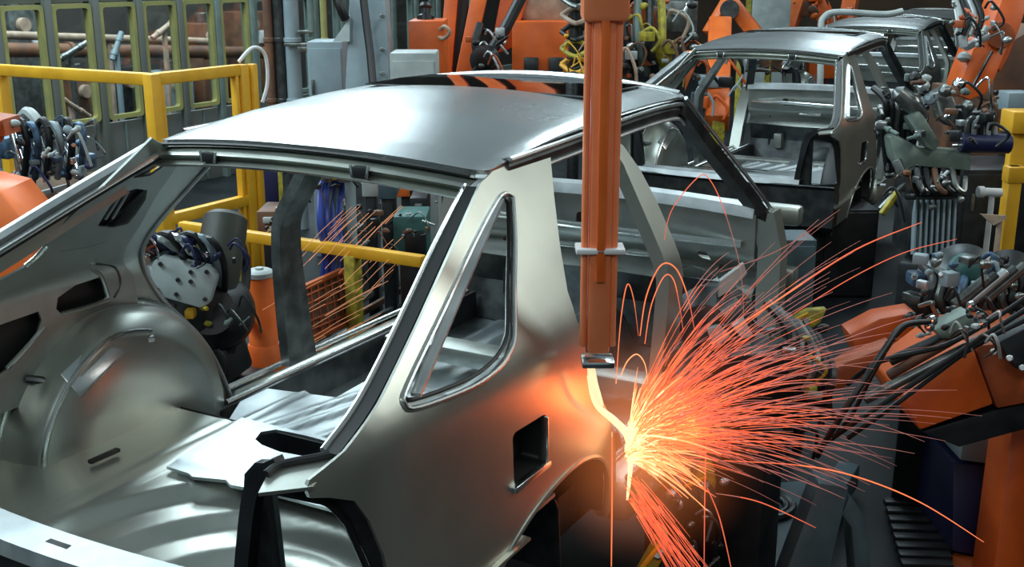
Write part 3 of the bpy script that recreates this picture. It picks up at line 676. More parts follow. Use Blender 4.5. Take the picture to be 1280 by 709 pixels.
# orange robots beyond the second body
d = 15.5; c = P(915, 60, d); t = thing('welding_robot', (c.x, c.y, 0), 'orange robot with a pointed A-shaped arm just above the second body shell roof', 'robot', 'orange welding robots')
m = M(); m.bar(P(888, 44, d), P(913, 2, d), .20, .2, bev=.02); m.bar(P(946, 44, d), P(913, 2, d), .18, .2, bev=.02); m.build('fork_arm', orange_b, t)
m = M(); m.cyl(P(912, 12, d - .2), P(912, 12, d + .2), .13, 18); m.build('pivot', darksteel, t)
m = M(); m.bar(P(896, 155, 14), P(900, 30, 15.0), .30, .3, bev=.03); m.build('column', orange_b, t)
m = M(); cbox(m, 880, 97, 915, 110, 14.1, .45); m.build('clamp_band', gpaint, t)
m = M(); cbox(m, 890, 150, 906, 182, 14, .2); m.build('yellow_foot', yellow_d, t)
m = M(); cbox(m, 868, 118, 884, 136, 13.9, .3); m.build('motor', gpaint_d, t)
m = M(); m.bar(P(838, 125, 13.6), P(862, 70, 14), .18, .2, bev=.02); m.build('side_arm', orange_b, t)
d = 19.0; c = P(1010, 40, d); t = thing('welding_robot', (c.x, c.y, 0), 'orange robot behind the second body shell, below the third shell roof', 'robot', 'orange welding robots')
for k, (a, b, w_) in enumerate((((984, 40), (1000, -10), .26), ((1040, 40), (1018, -10), .26), ((990, 12), (1034, 8), .2), ((1056, 40), (1066, -12), .24))):
    m = M(); m.bar(P(*a, d), P(*b, d), w_, .25, bev=.02); m.build(('lower_arm', 'lower_arm', 'link_rod', 'upper_arm')[k], orange_b if k != 2 else brown, t)
m = M(); cbox(m, 1012, 66, 1046, 98, d - .3, .3); m.build('motor', orange, t)
m = M(); cbox(m, 984, 62, 1006, 88, d - .3, .3, bev=.06); m.build('motor', zinc, t)
m = M(); k_ = P(1012, 90, d); m.box((k_.x, k_.y, k_.z / 2), (.5, .5, k_.z), .03); m.build('pedestal', orange_d, t)
c = P(962, 10, 18); t = thing('control_cabinet', (c.x, c.y, 0), 'distant grey-green cabinet with yellow edges between the two orange robots', 'cabinet')
m = M(); cbox(m, 938, -25, 985, 165, 18, .5); m.build('body', gpaint_l, t)
for u in (936, 985, 960):
    m = M(); cbox(m, u - 3, -25, u + 3, 60, 17.9, .1); m.build('edge_strip', yellow_d if u != 960 else olive, t)
m = M(); cbox(m, 938, 10, 985, 16, 17.9, .1); m.build('edge_strip', olive, t)
d = 16; c = P(960, 70, d); t = thing('storage_rack', (c.x, c.y, 0), 'brown rack of parts behind the window openings of the second body shell', 'rack')
m = M(); cbox(m, 925, 60, 1000, 90, d, .5); m.build('bin', brown, t)
m = M(); cbox(m, 930, 66, 950, 88, d - .1, .1); m.build('panel', teal, t)
for u in (926, 962, 998):
    k_ = P(u, 60, d); m = M(); m.box((k_.x, k_.y, k_.z / 2), (.08, .08, k_.z), .008); m.build('post', yellow_d, t)

# ---------------- vertical orange welding arm coming down on the rear door opening
a0 = P(747, 440, 2.98); X_, Y_ = a0.x, a0.y
t = thing('welding_arm', (X_, Y_, a0.z), 'vertical orange welding arm reaching down past the roof edge to the sparks', 'welding arm')
m = M(); m.box((X_, Y_, (a0.z + 3.1) / 2), (.055, .060, 3.1 - a0.z), .012, _y); m.build('column', orange_l, t)
for s, q in ((-1, .040), (1, .036)):
    m = M(); o_ = VR * (q * s) - HX * .012; m.cyl((X_ + o_.x, Y_ + o_.y, a0.z + .02), (X_ + o_.x, Y_ + o_.y, 3.1), .009, 10); m.build('guide_rod', orange_l, t)
m = M(); o_ = -HX * .034; m.box((X_ + o_.x, Y_ + o_.y, (a0.z + 3.1) / 2 + .1), (.012, .022, 2.9 - a0.z), .004, _y); m.build('cable_duct', orange_b, t)
m = M(); z1 = P(745, 22, 2.98).z; m.box((X_, Y_, (z1 + 3.1) / 2), (.09, .115, 3.1 - z1), .015, _y); m.build('slide_head', orange_l, t)
for v, w_, h_ in ((302, .125, .014), (452, .085, .018)):
    z = P(747, v, 2.98).z; m = M(); m.box((X_, Y_, z), (.08, w_, h_), .004, _y); m.build('collar', white if v < 400 else chrome, t)
z = P(747, 455, 2.98).z
# ---------------- machinery on the far left, outside the left pillar
c = P(52, 190, y=5.6); t = thing('weld_gun', (c.x, c.y, 0), 'blue and grey weld gun cluster beyond the left rear pillar', 'weld gun')
m = M(); m.box((c.x + .15, c.y + .1, .45), (.5, .6, .9), .02); m.build('stand', blackm, t)
rr = random.Random(3)
for k in range(6):
    u = 8 + k * 17; m = M(); cbox(m, u - 10, 172 + (k % 3) * 12, u + 9, 200 + (k % 2) * 16, 6.0 + .05 * k, .18, rz=_y + rr.uniform(-.6, .6), bev=.02); m.build('actuator', [blueg, gpaint, blueg, blackm, gpaint_l, blueg][k], t)
for k in range(5):
    m = M(); a = P(14 + 16 * k, 158 + 3 * k, 5.8); b = P(30 + 17 * k, 214 + 2 * k, 5.75); m.cyl(a, b, .022, 12); m.build('cylinder', [chrome, blueg, gunm, blueg, chrome][k], t)
for k in range(6):
    m = M(); m.tube([P(10 + 14 * k, 160 + 5 * (k % 3), 5.7), P(24 + 15 * k, 150 + 6 * (k % 2), 5.6), P(34 + 14 * k, 180, 5.6), P(30 + 14 * k, 222, 5.8)], .018, 8, 5); m.build('hose', [black, blueg, black, gpaint, black, blueg][k], t)
m = M(); m.tube([P(26, 150, 5.8), P(34, 140, 5.75), P(46, 150, 5.7), P(66, 180, 5.7), P(84, 214, 5.8)], .028, 8, 5); m.build('gun_arm', gpaint_l, t)
c = P(70, 240, 6.4); t = thing('fixture_table', (c.x, c.y, 0), 'dusty pinkish fixture table below the blue weld gun cluster at left', 'fixture')
m = M(); m.prism(PD([(18, 226), (120, 214), (130, 226), (60, 262), (24, 258)], 6.5), (0, 0, -.05)); m.build('top_plate', beige, t)
m = M(); cbox(m, 22, 240, 92, 262, 6.45, .3); m.build('apron', brown, t)
m = M(); m.bar(P(24, 250, 6.35), P(88, 232, 6.35), .04, .03); m.build('clamp_bar', gpaint_l, t)
m = M(); cbox(m, 30, 254, 60, 268, 6.35, .1); m.build('clamp_block', blackm, t)
k_ = P(70, 262, 6.6); m = M(); m.box((k_.x, k_.y, k_.z / 2), (.3, .4, k_.z), .02); m.build('leg', blackm, t)
c = P(5, 280, 4.9); t = thing('welding_robot', (c.x, c.y, 0), 'orange robot arm at the left edge behind the left pillar', 'robot', 'orange welding robots')
slab([(-60, 225), (0, 240), (45, 295), (40, 350), (-60, 370)], 4.9, .35).build('arm', orange_b, t, bevel=.02)
m = M(); m.cyl(P(-25, 160, 5.4), P(0, 166, 5.4), .06, 14); m.prism(PD([(-40, 145), (2, 150), (8, 170), (-40, 175)], 5.4), HX * .2); m.build('wrist', orange_d, t)
m = M(); k_ = P(-30, 300, 5.1); m.box((k_.x, k_.y, k_.z / 2), (.4, .4, k_.z), .03); m.build('pedestal', orange_d, t)

# ---------------- robot wrist seen through the left door openings
d = 4.7; c = P(230, 360, d); t = thing('welding_robot', (c.x, c.y, 0), 'dark robot wrist with a grey bolted plate seen through the open hatch', 'robot')
m = M(); a = P(283, 268, d + .1); b = P(268, 372, d); m.lathe(a, b, [(0, .07), (.02, .092), (.10, .095), (.20, .092), (.33, .09), (.36, .07)], 28); m.build('drum', darkgrey := mat('drum_rubber', (.035, .038, .03), .5, col2=(.06, .065, .05), nscale=6), t)
m = M(); m.prism([P(u, v, 4.45) for u, v in ((190, 328), (202, 320), (262, 334), (272, 346), (262, 380), (250, 386), (188, 368), (184, 356))], HX * .05); pl2 = m.build('bolted_plate', gpaint_l, t, bevel=.01)
for (u, v) in ((200, 330), (222, 350), (238, 352), (258, 340), (256, 374), (196, 362), (238, 340), (220, 368)):
    m = M(); m.cyl(P(u, v, 4.45), P(u, v, 4.435), .009, 8); m.build('bolt', blackm, pl2)
m = M(); m.lathe(P(228, 372, 4.75), P(228, 372, 4.55), [(0, .17), (.05, .20), (.12, .19), (.17, .15), (.2, .08)], 28); m.build('wrist_housing', darksteel, t)
m = M(); m.lathe(P(272, 392, 4.9), P(262, 388, 4.6), [(0, .14), (.1, .17), (.2, .16), (.28, .10)], 24); m.build('motor', blackm, t)
for k in range(9):
    m = M(); m.tube([P(160 + 4 * k, 300 + 4 * k, 4.7), P(176 + 10 * k, 292 + 3 * (k % 3), 4.45), P(200 + 10 * k, 306 + 3 * k, 4.5), P(240 + 5 * k, 318 + 7 * k, 4.7)], .014, 8, 5); m.build('cable', [black, navy, gpaint_l, black, chrome, navy, black, gpaint, black][k], t)
for k in range(4):
    m = M(); a = P(165 + 2 * k, 322 + 14 * k, 4.5); m.cyl(a, P(184, 326 + 14 * k, 4.45), .018, 12); m.build('hose_fitting', [beige, chrome, gunm, beige][k], t)
m = M(); m.tube([P(300, 300, 4.9), P(308, 340, 4.9), P(300, 400, 4.8), P(288, 440, 4.8)], .02, 8, 5); m.build('hose', black, t)
m = M(); m.tube([P(292, 310, 4.9), P(300, 350, 4.95), P(292, 390, 4.8)], .016, 8, 5); m.build('hose', yellow_d, t)
m = M(); m.bar(P(262, 400, 4.8), P(285, 470, 4.9), .16, .2, bev=.03); m.build('fore_arm', blackm, t)
m = M(); m.bar(P(226, 385, 4.6), P(234, 420, 4.65), .05, .05); m.build('clevis', yellow_d, t)
m = M(); cbox(m, 230, 388, 242, 400, 4.5, .05); m.build('sensor', yellow, t)
m = M(); k_ = P(285, 470, 4.9); m.box((k_.x, k_.y, k_.z / 2), (.34, .34, k_.z), .03); m.build('pedestal', blackm, t)
m = M(); slab([(244, 452), (272, 456), (292, 452), (296, 470), (276, 488), (252, 480)], 4.9, .2).build('base_cover', orange_b, t, bevel=.015)
# orange post on a splayed foot
d = 5.2; c = P(328, 400, d); t = thing('bollard', (c.x, c.y, 0), 'short orange post with a grey cap seen through the open hatch', 'post')
zt = P(328, 338, d).z; zb = P(328, 432, d).z
m = M(); m.lathe((c.x, c.y, zb - .02), (c.x, c.y, zt), [(0, .075), (.02, .066), (zt - zb - .02, .060), (zt - zb, .060), (zt - zb + .02, .058)], 24); m.build('tube', orange_b, t)
m = M(); m.lathe((c.x, c.y, zt - .01), (c.x, c.y, zt + .03), [(0, .066), (.02, .066), (.03, .05), (.032, .02), (.04, .018)], 20); m.build('cap', gpaint_l, t)
m = M(); m.lathe((c.x, c.y, 0), (c.x, c.y, zb), [(0, .20), (.03, .20), (.06, .14), (max(.1, zb - .08), .10), (zb, .07)], 20); m.build('foot', orange_b, t)
m = M(); cbox(m, 346, 404, 366, 414, 5.1, .05); m.build('reflector', yellow, t)
m = M(); cbox(m, 302, 398, 314, 410, 5.1, .05); m.build('reflector', yellow_d, t)
# left B-pillar reinforcement column in darker metal for its shade is part of the car; behind it hoses and boxes
for k in range(7):
    u = 404 + k * 4; m = M(); a = P(u + (k % 3) * 2 - 2, 232 + (k % 2) * 10, 6.4 + .04 * k)
    m.tube([P(u + 8, 215, 6.5), a, P(u - 4 + (k % 2) * 3, 275, 6.3 + .05 * k), P(u + 2, 320, 6.4), P(u - 3, 372, 6.5)], .020, 8, 5)
    one(m, 'hose', [bluep, bluep, navy, bluep, gpaint_d, bluep, navy][k], 'blue hose in the hanging bundle seen through the hatch' if k in (0, 1, 3, 5) else ('dark navy hose in the hanging bundle seen through the hatch' if k in (2, 6) else 'slate grey hose inside the hanging blue bundle'), 'hose', 'blue hoses hanging in a bundle' if k in (0, 1, 3, 5) else ('navy hoses hanging in the blue bundle' if k in (2, 6) else None))
c = P(405, 216, 6.3); t = thing('hose_hanger', (c.x, c.y, 0), 'dark hanger frame holding the blue hose bundle behind the car', 'frame')
m = M(); m.bar(P(350, 206, 6.6), P(445, 216, 6.4), .06, .06); m.build('beam', blackm, t)
k_ = P(362, 206, 6.7); m = M(); m.box((k_.x, k_.y, k_.z / 2), (.07, .07, k_.z), .01); m.build('post', darksteel, t)
k_ = P(437, 216, 6.45); m = M(); m.box((k_.x, k_.y, k_.z / 2), (.05, .05, k_.z), .01); m.build('post', gpaint, t)
for k in range(6):
    m = M(); m.lathe(P(382 + k * 9, 214 + 3 * (k % 2), 6.35), P(384 + k * 9, 228 + 3 * (k % 2), 6.35), [(0, .02), (.03, .035), (.05, .02)], 10); m.build('coupling', [gunm, brown, gpaint_l, gunm, yellow_d, gunm][k], t)
def small_box(u0, v0, u1, v1, d, ma, label, extras=()):
    c = P((u0 + u1) / 2, v1, d) + HX * .15; t = thing('equipment_box', (c.x, c.y, 0), label, 'box')
    m = M(); cbox(m, u0, v0, u1, v1, d, .3); m.build('casing', ma, t)
    m = M(); w_ = (u1 - u0) * S(d) * .7; m.box((c.x, c.y, c.z / 2), (.2, w_, c.z), .01, _y); m.build('stand', blackm, t)
    for (a, b, e, f, mm, nm) in extras:
        m = M(); cbox(m, a, b, e, f, d - .03, .05); m.build(nm, mm, t)
    return t
small_box(494, 214, 536, 247, 7.4, orange_b, 'orange equipment box seen through the hatch below the rear header', ((512, 236, 532, 246, blackm, 'socket'),))
small_box(452, 205, 472, 247, 7.6, gpaint_l, 'narrow pale grey box left of the orange box seen through the hatch')
small_box(472, 214, 494, 250, 6.9, gpaint_d, 'slate grey box between the pale box and the orange box')
small_box(492, 270, 534, 322, 6.6, tealp, 'dark teal box under the orange box, above the guard rail', ((506, 290, 532, 318, blackm, 'opening'),))
small_box(512, 247, 534, 272, 6.9, blackm, 'small black box between the orange box and the teal box', ((518, 255, 528, 267, gunm, 'dial'),))
small_box(330, 200, 350, 262, 7.2, navy, 'tall navy box behind the hatch, right of the yellow fence post', ((348, 214, 356, 262, yellow_d, 'edge_strip'),))
small_box(321, 264, 356, 298, 6.8, brown, 'brown box under the navy one, just above the guard rail', ((328, 272, 350, 280, gpaint_l, 'label_plate'), (334, 284, 352, 292, beige, 'label_plate')))
small_box(600, 250, 624, 300, 7.0, darksteel, 'dark steel box glimpsed behind the right hatch pillar')
# orange mesh guard low behind the sill
c = P(385, 395, 5.0); t = thing('mesh_guard', (c.x, c.y, 0), 'rusty orange wire mesh guard low behind the left sill', 'guard')
A0, A1, A2, A3 = P(350, 440, 5.7), P(440, 402, 6.4), P(428, 338, 6.4), P(352, 372, 5.7)
for k, (a, b) in enumerate(((A0, A1), (A1, A2), (A2, A3), (A3, A0))):
    m = M(); m.bar(a, b, .03, .03); m.build('frame_bar', orange_d, t)
m = M()
for k in range(1, 9): m.tube([A0.lerp(A1, k / 9), A3.lerp(A2, k / 9)], .006, 6)
for k in range(1, 6): m.tube([A0.lerp(A3, k / 6), A1.lerp(A2, k / 6)], .006, 6)
m.build('wire_mesh', orange_d, t)
m = M(); m.prism([v + HX * .04 for v in (A0, A1, A2, A3)], HX * .01); m.build('back_sheet', brown, t)
for a in (A0, A1):
    m = M(); m.box((a.x, a.y, a.z / 2), (.04, .04, max(.05, a.z)), .005); m.build('post', orange_d, t)
# conveyor rails running behind the sill
for k, (v0, v1, lab) in enumerate(((436, 372, 'nearest steel conveyor rail behind the left sill'), (424, 352, 'middle steel conveyor rail behind the left sill'), (408, 336, 'farthest steel conveyor rail behind the left sill'))):
    m = M(); a = P(395, v0, 6.0 + .5 * k); b = P(520, v1, 7.6 + .5 * k); m.bar(a, b, .03, .04); 
    for q in (.1, .9):
        p_ = a.lerp(b, q); m.box((p_.x, p_.y, p_.z / 2), (.03, .03, p_.z), .004)
    one(m, 'conveyor_rail', [gunm, brown, gunm][k], lab, 'rail')

# sparks thrown by another weld beyond the car
m = M(); heat_far = []
rf = random.Random(4)
for k in range(26):
    u = rf.uniform(425, 512); v = rf.uniform(250, 330); L = rf.uniform(20, 60); dd_ = 6.2 + rf.uniform(-.2, .3)
    m.tube([P(u, v, dd_), P(u - L * .5, v + L * .46, dd_), P(u - L, v + L * .98, dd_)], .0016, 5)
for k in range(22):
    u = rf.uniform(380, 490); v = rf.uniform(345, 430); L = rf.uniform(30, 80); dd_ = 5.3 + rf.uniform(-.2, .3)
    m.tube([P(u, v, dd_), P(u - L * .5, v + L * .26, dd_), P(u - L, v + L * .56, dd_)], .0011, 5)
one(m, 'distant_sparks', mat('far_spark_glow', (.8, .3, .12), .5, emit=(.70, .30, .15), es=.5), 'thin slanting spark trails from another weld behind the open hatch', 'sparks', kind='stuff')
# ---------------- orange robot arm at top right
d = 8.6; c = P(1235, 110, d); t = thing('welding_robot', (c.x, c.y, 0), 'orange robot arm slanting down at the top right corner', 'robot', 'orange welding robots')
slab([(1200, 106), (1216, 62), (1226, 50), (1246, 48), (1262, 56), (1240, 108), (1232, 118), (1212, 126), (1203, 120)], d, .3).build('fore_arm', orange, t, bevel=.02)
slab([(1236, 48), (1244, 20), (1256, -10), (1290, -10), (1276, 34), (1262, 70), (1250, 92), (1242, 70)], d + .05, .35).build('upper_arm', orange, t, bevel=.02)
m = M(); m.bar(P(1216, 108, d - .03), P(1240, 64, d - .03), .02, .02); m.build('groove', darksteel, t)
m = M(); m.cyl(P(1251, 44, d - .06), P(1251, 44, d + .4), .10, 20); m.build('elbow', orange_d, t)
slab([(1250, 60), (1300, 30), (1300, 140), (1244, 130), (1240, 110)], d + .45, .4).build('body', brown, t, bevel=.02)
m = M(); k_ = P(1285, 120, d + .5); m.box((k_.x, k_.y, k_.z / 2), (.5, .5, k_.z), .03); m.build('pedestal', brown, t)
for k in range(4):
    m = M(); m.tube([P(1190 + 8 * k, -10, d - .1), P(1200 + 9 * k, 20, d - .2), P(1196 + 8 * k, 44, d - .2)], .022, 8, 5); m.build('hose', [gpaint_l, black, zinc, black][k], t)
m = M(); m.bar(P(1206, 60, d - .1), P(1198, 10, d - .1), .06, .05); m.bar(P(1206, 60, d - .1), P(1236, 44, d - .1), .05, .05); m.build('gun_bracket', zinc, t)
m = M(); m.lathe(P(1206, 66, d), P(1204, 78, d), [(0, .03), (.02, .05), (.05, .05), (.07, .02)], 12); m.build('joint_ball', gpaint_l, t)
# hoop of tube hung over the second shell
d = 12.0; hp_ = P(1025, 110, d); m = M(); m.tube([Vector((hp_.x, hp_.y, 0)), hp_, P(1026, 40, d), P(1030, 22, d), P(1048, 15, d), P(1105, 18, d), P(1128, 14, d)], .035, 10, 5)
one(m, 'hoop_tube', gpaint_l, 'bent pale tube hoop over the front of the second body shell', 'tube')
# ---------------- big spot weld gun between the lines, right of the second shell
d = 6.4; c = P(1170, 240, d); t = thing('weld_gun', (c.x, c.y, 0), 'large spot weld gun with grey-green arms right of the second body shell', 'weld gun')
slab([(1112, 172), (1120, 168), (1152, 186), (1214, 190), (1214, 214), (1146, 208), (1134, 222), (1118, 200)], d, .14).build('lower_arm', mat('grey_green_cast', (.22, .28, .24), .42, .3, col2=(.13, .17, .15), nscale=9), t, bevel=.012)
slab([(1133, 147), (1149, 138), (1156, 146), (1176, 180), (1168, 190), (1158, 184)], d - .05, .12).build('upper_arm', MATS['grey_green_cast'], t, bevel=.012)
slab([(1168, 118), (1186, 108), (1200, 140), (1190, 160), (1176, 150)], d + .1, .12).build('yoke', gunm, t, bevel=.012)
for v in (174, 182):
    m = M(); m.cyl(P(1190, v, d - .02), P(1252, v + 1, d - .02), .012, 12); m.build('guide_rod', chrome, t)
m = M(); m.cyl(P(1200, 178, d), P(1262, 180, d), .055, 18); m.build('cylinder', navy, t)
m = M(); cbox(m, 1206, 140, 1248, 172, d + .05, .2); m.build('valve_block', blackm, t)
for k in range(4):
    m = M(); m.tube([P(1208 + 9 * k, 172, d - .02), P(1210 + 9 * k, 152, d - .05), P(1218 + 8 * k, 148, d - .05), P(1220 + 8 * k, 168, d - .02)], .014, 8, 5); m.build('hose', [gunm, gpaint_l, black, gpaint_l][k], t)
m = M(); cbox(m, 1140, 208, 1200, 250, d + .1, .3); m.build('transformer', blackm, t)
for k in range(5):
    m = M(); a = P(1146 + 11 * k, 212, d); m.tube([a, P(1150 + 11 * k, 232, d - .08), P(1160 + 11 * k, 240, d - .08), P(1166 + 10 * k, 222, d)], .018, 8, 5); m.build('shunt_hose', [gunm, black, brown, black, gunm][k], t)
m = M(); cbox(m, 1138, 248, 1196, 320, d + .1, .3); fin = m.build('cooler_body', darksteel, t)
for k in range(8):
    m = M(); a = P(1144 + k * 7, 250, d + .06); b = P(1141 + k * 7, 318, d + .06); m.bar(a, b, .012, .05, up=HX, bev=.002); m.build('fin', gpaint, fin)
m = M(); k_ = P(1170, 322, d + .2); m.box((k_.x, k_.y, k_.z / 2), (.4, .35, k_.z), .02); m.build('pedestal', blackm, t)
m = M(); m.bar(P(1120, 200, d), P(1136, 238, d), .035, .05); m.bar(P(1100, 262, d), P(1138, 224, d), .03, .03); m.build('linkage', gunm, t)
m = M(); m.bar(P(1102, 268, d - .05), P(1122, 240, d - .05), .03, .03); m.build('yellow_link', yellow_d, t)
m = M(); m.lathe(P(1118, 112, d), P(1160, 150, d), [(0, .02), (.03, .05), (.12, .06), (.2, .04), (.24, .02)], 14); m.build('pivot_joint', gunm, t)
for k in range(6):
    m = M(); m.tube([P(1092 + 6 * k, 110 + 4 * k, d + .1), P(1108 + 7 * k, 128 + 3 * k, d), P(1104 + 8 * k, 160, d + .1), P(1110 + 5 * k, 215, d + .2)], .02, 8, 5); m.build('hose', [black, black, gunm, black, darksteel, black][k], t)
for k, (u, v) in enumerate(((1150, 106), (1178, 112), (1195, 104), (1160, 122), (1140, 96), (1206, 132))):
    m = M(); m.lathe(P(u, v, d - .05), P(u + 8, v + 3, d), [(0, .015), (.02, .035), (.05, .035), (.07, .015)], 12); m.build('hose_coupling', [zinc, gunm, chrome, gpaint, blackm, gunm][k], t)
# yellow post on the right edge and its light box
d = 6.8; c = P(1265, 235, d); t = thing('yellow_post', (c.x, c.y, 0), 'yellow post with a wider cap at the right edge beside the weld gun', 'post')
m = M(); zt = P(1265, 206, d).z; m.box((c.x, c.y, zt / 2), (.08, .08, zt), .01, _y); m.build('shaft', yellow, t)
m = M(); m.box((c.x, c.y, zt - .05), (.10, .105, .10), .012, _y); m.build('cap', yellow, t)
m = M(); cbox(m, 1266, 140, 1296, 168, 7.2, .2); k_ = P(1281, 168, 7.2) + HX * .1; m.box((k_.x, k_.y, k_.z / 2), (.08, .1, k_.z), .01, _y); one(m, 'junction_box', yellow, 'yellow junction box at the right edge above the yellow post', 'box')
m = M(); m.cyl(P(1228, 240, 6.6), P(1252, 241, 6.6), .026, 14); m.cyl(P(1222, 240, 6.6), P(1230, 240, 6.6), .034, 14)
k_ = P(1240, 246, 6.62); m.box((k_.x, k_.y, k_.z / 2), (.03, .03, k_.z), .004); one(m, 'fluorescent_marker', white, 'short white tube left of the yellow post at the right edge', 'tube')
m = M(); m.prism(PD([(1226, 268), (1258, 270), (1258, 274), (1242, 282)], 6.3), HX * .02); k_ = P(1250, 274, 6.32); m.box((k_.x, k_.y, k_.z / 2), (.03, .03, k_.z), .004); one(m, 'bracket', beige, 'pale pointed bracket below the white tube at right', 'bracket')
c = P(1262, 122, 8.2); t = thing('equipment_box', (c.x, c.y, 0), 'pale blue-grey box on a stand at the right edge under the slanting robot', 'box')
m = M(); cbox(m, 1260, 116, 1292, 140, 8.0, .2); m.build('casing', gpaint, t)
k_ = P(1276, 140, 8.0) + HX * .1; m = M(); m.box((k_.x, k_.y, k_.z / 2), (.1, .12, k_.z), .01, _y); m.build('stand', blackm, t)
# dark cabinets that fill the aisle on the right
def dark_cab(u0, v0, u1, d, dep, ma, label):
    return cabinet(u0, v0, u1, d, dep, ma, label)
dark_cab(1205, 212, 1300, 7.6, .6, blackm, 'black control cabinet behind the yellow post at right')
dark_cab(1030, 262, 1100, 8.4, .6, blackm, 'black cabinet in the dark aisle left of the finned cooler')
dark_cab(960, 300, 1022, 5.9, .25, gpaint_d, 'slate cabinet in the dark aisle just right of the front pillar')
dark_cab(1190, 110, 1300, 12.0, .6, brown, 'brown cabinet far back under the slanting robot')
# ---------------- right-hand welding robot reaching in from the lower right
d = 4.3; c = P(1250, 420, d); t = thing('welding_robot', (c.x, c.y, 0), 'near orange robot at lower right reaching towards the sparks', 'robot', 'orange welding robots')
slab([(1062, 418), (1100, 398), (1146, 390), (1142, 412), (1126, 442), (1092, 452), (1072, 446)], 4.6, .14).build('wrist_cover', orange, t, bevel=.012)
slab([(990, 492), (1060, 452), (1118, 430), (1110, 460), (1050, 488), (1010, 500)], 4.4, .10).build('fore_arm_tip', orange_d, t, bevel=.01)
slab([(1131, 498), (1216, 432), (1243, 506), (1150, 539), (1136, 516)], 4.0, .40).build('fore_arm', orange, t, bevel=.012)
slab([(1217, 432), (1310, 424), (1310, 500), (1246, 512)], 4.02, .38).build('elbow_casing', orange_d, t, bevel=.012)
slab([(1248, 428), (1310, 395), (1310, 470), (1270, 462)], 3.9, .1).build('side_plate', blackm, t, bevel=.01)
m = M(); slab([(1150, 540), (1246, 512), (1310, 498), (1310, 530), (1200, 560)], 4.05, .35).build('under_casing', blackm, t, bevel=.01)
for (u, v) in ((1262, 448), (1278, 460), (1242, 440)):
    m = M(); m.cyl(P(u, v, 3.88), P(u, v, 3.86), .012, 10); m.build('bolt', zinc, t)
for k, (u0, v0, u1, v1) in enumerate(((1110, 470, 1220, 408), (1112, 452, 1230, 398), (1080, 500, 1240, 418))):
    m = M(); m.cyl(P(u0, v0, 3.95), P(u1, v1, 3.85), .018, 12); m.build('push_rod', [brown, darksteel, gunm][k], t)
m = M(); slab([(1168, 412), (1212, 390), (1220, 404), (1190, 424), (1176, 424)], 3.8, .08).build('clamp_block', MATS['grey_green_cast'], t, bevel=.008)
for (u, v) in ((1224, 396), (1226, 406), (1164, 402), (1212, 384), (1160, 410)):
    m = M(); m.lathe(P(u - 3, v, 3.75), P(u + 6, v - 3, 3.75), [(0, .01), (.008, .018), (.02, .018), (.028, .01)], 12); m.build('ball_joint', chrome, t)
slab([(1300, 420), (1450, 380), (1470, 480), (1300, 506)], 4.1, .25).build('shoulder_arm', orange_d, t, bevel=.012)
m = M(); k_ = P(1440, 470, 4.2); m.box((k_.x, k_.y, k_.z / 2 - .1), (.5, .5, k_.z - .2), .03); m.build('pedestal', orange_d, t)
cab = [([(1162, 402, 3.7), (1128, 408, 3.65), (1106, 436, 3.6), (1076, 482, 3.55), (1040, 538, 3.6), (1022, 570, 3.8)], .016), ([(1300, 376, 3.7), (1230, 420, 3.7), (1150, 474, 3.7), (1080, 520, 3.7), (1040, 548, 3.8)], .015), ([(1300, 392, 3.7), (1220, 432, 3.75), (1130, 498, 3.7), (1060, 548, 3.8)], .013), ([(1300, 360, 3.75), (1240, 400, 3.75), (1180, 432, 3.75), (1100, 452, 3.8), (1060, 480, 4)], .014), ([(1150, 396, 3.75), (1120, 420, 3.7), (1090, 470, 3.7), (1064, 520, 3.8), (1036, 552, 3.9)], .011)]
for l, r in cab:
    m = M(); m.tube([P(*q) for q in l], r * .62, 10, 6); m.build('cable', black, t)
# hose and motor cluster above that robot
d = 4.9; c = P(1215, 350, d); t = thing('motor_cluster', (c.x, c.y, 0), 'dark motors and hoses piled above the near orange robot at right', 'machine')
m = M(); m.lathe(P(1196, 352, d), P(1212, 346, d - .3), [(0, .12), (.05, .15), (.16, .15), (.2, .12), (.24, .06)], 24); m.build('motor', darksteel, t)
m = M(); m.lathe(P(1256, 352, d), P(1262, 350, d - .3), [(0, .10), (.05, .13), (.2, .13), (.26, .06)], 24); m.build('motor', blackm, t)
m = M(); m.lathe(P(1206, 338, d - .25), P(1210, 336, d - .4), [(0, .04), (.02, .07), (.06, .06), (.08, .02)], 18); m.build('encoder', tealp, t)
for k in range(9):
    u = 1150 + 13 * k; m = M(); m.tube([P(u, 330 + 6 * (k % 3), d - .1), P(u + 16, 350 - 5 * (k % 2), d - .3), P(u + 10, 375, d - .35), P(u + 22, 400 - 6 * (k % 3), d - .3)], .018, 8, 5); m.build('hose', [black, gunm, black, blueg, black, gpaint, black, gunm, black][k], t)
for k in range(5):
    m = M(); m.cyl(P(1192 + 10 * k, 382 - 2 * k, d - .5), P(1234 + 12 * k, 348 - 4 * k, d - .5), .022, 12); m.build('cylinder', [gunm, darksteel, zinc, darksteel, gunm][k], t)
for k, (u, v) in enumerate(((1150, 352), (1168, 340), (1148, 378), (1176, 372), (1160, 392))):
    m = M(); cbox(m, u - 9, v - 8, u + 9, v + 8, d - .15, .1, rz=_y + .3 * k); m.build('connector', [blueg, gpaint, gunm, blueg, darksteel][k], t)
m = M(); k_ = P(1215, 390, d); m.box((k_.x + .1, k_.y, k_.z / 2), (.35, .5, k_.z), .02); m.build('stand', blackm, t)
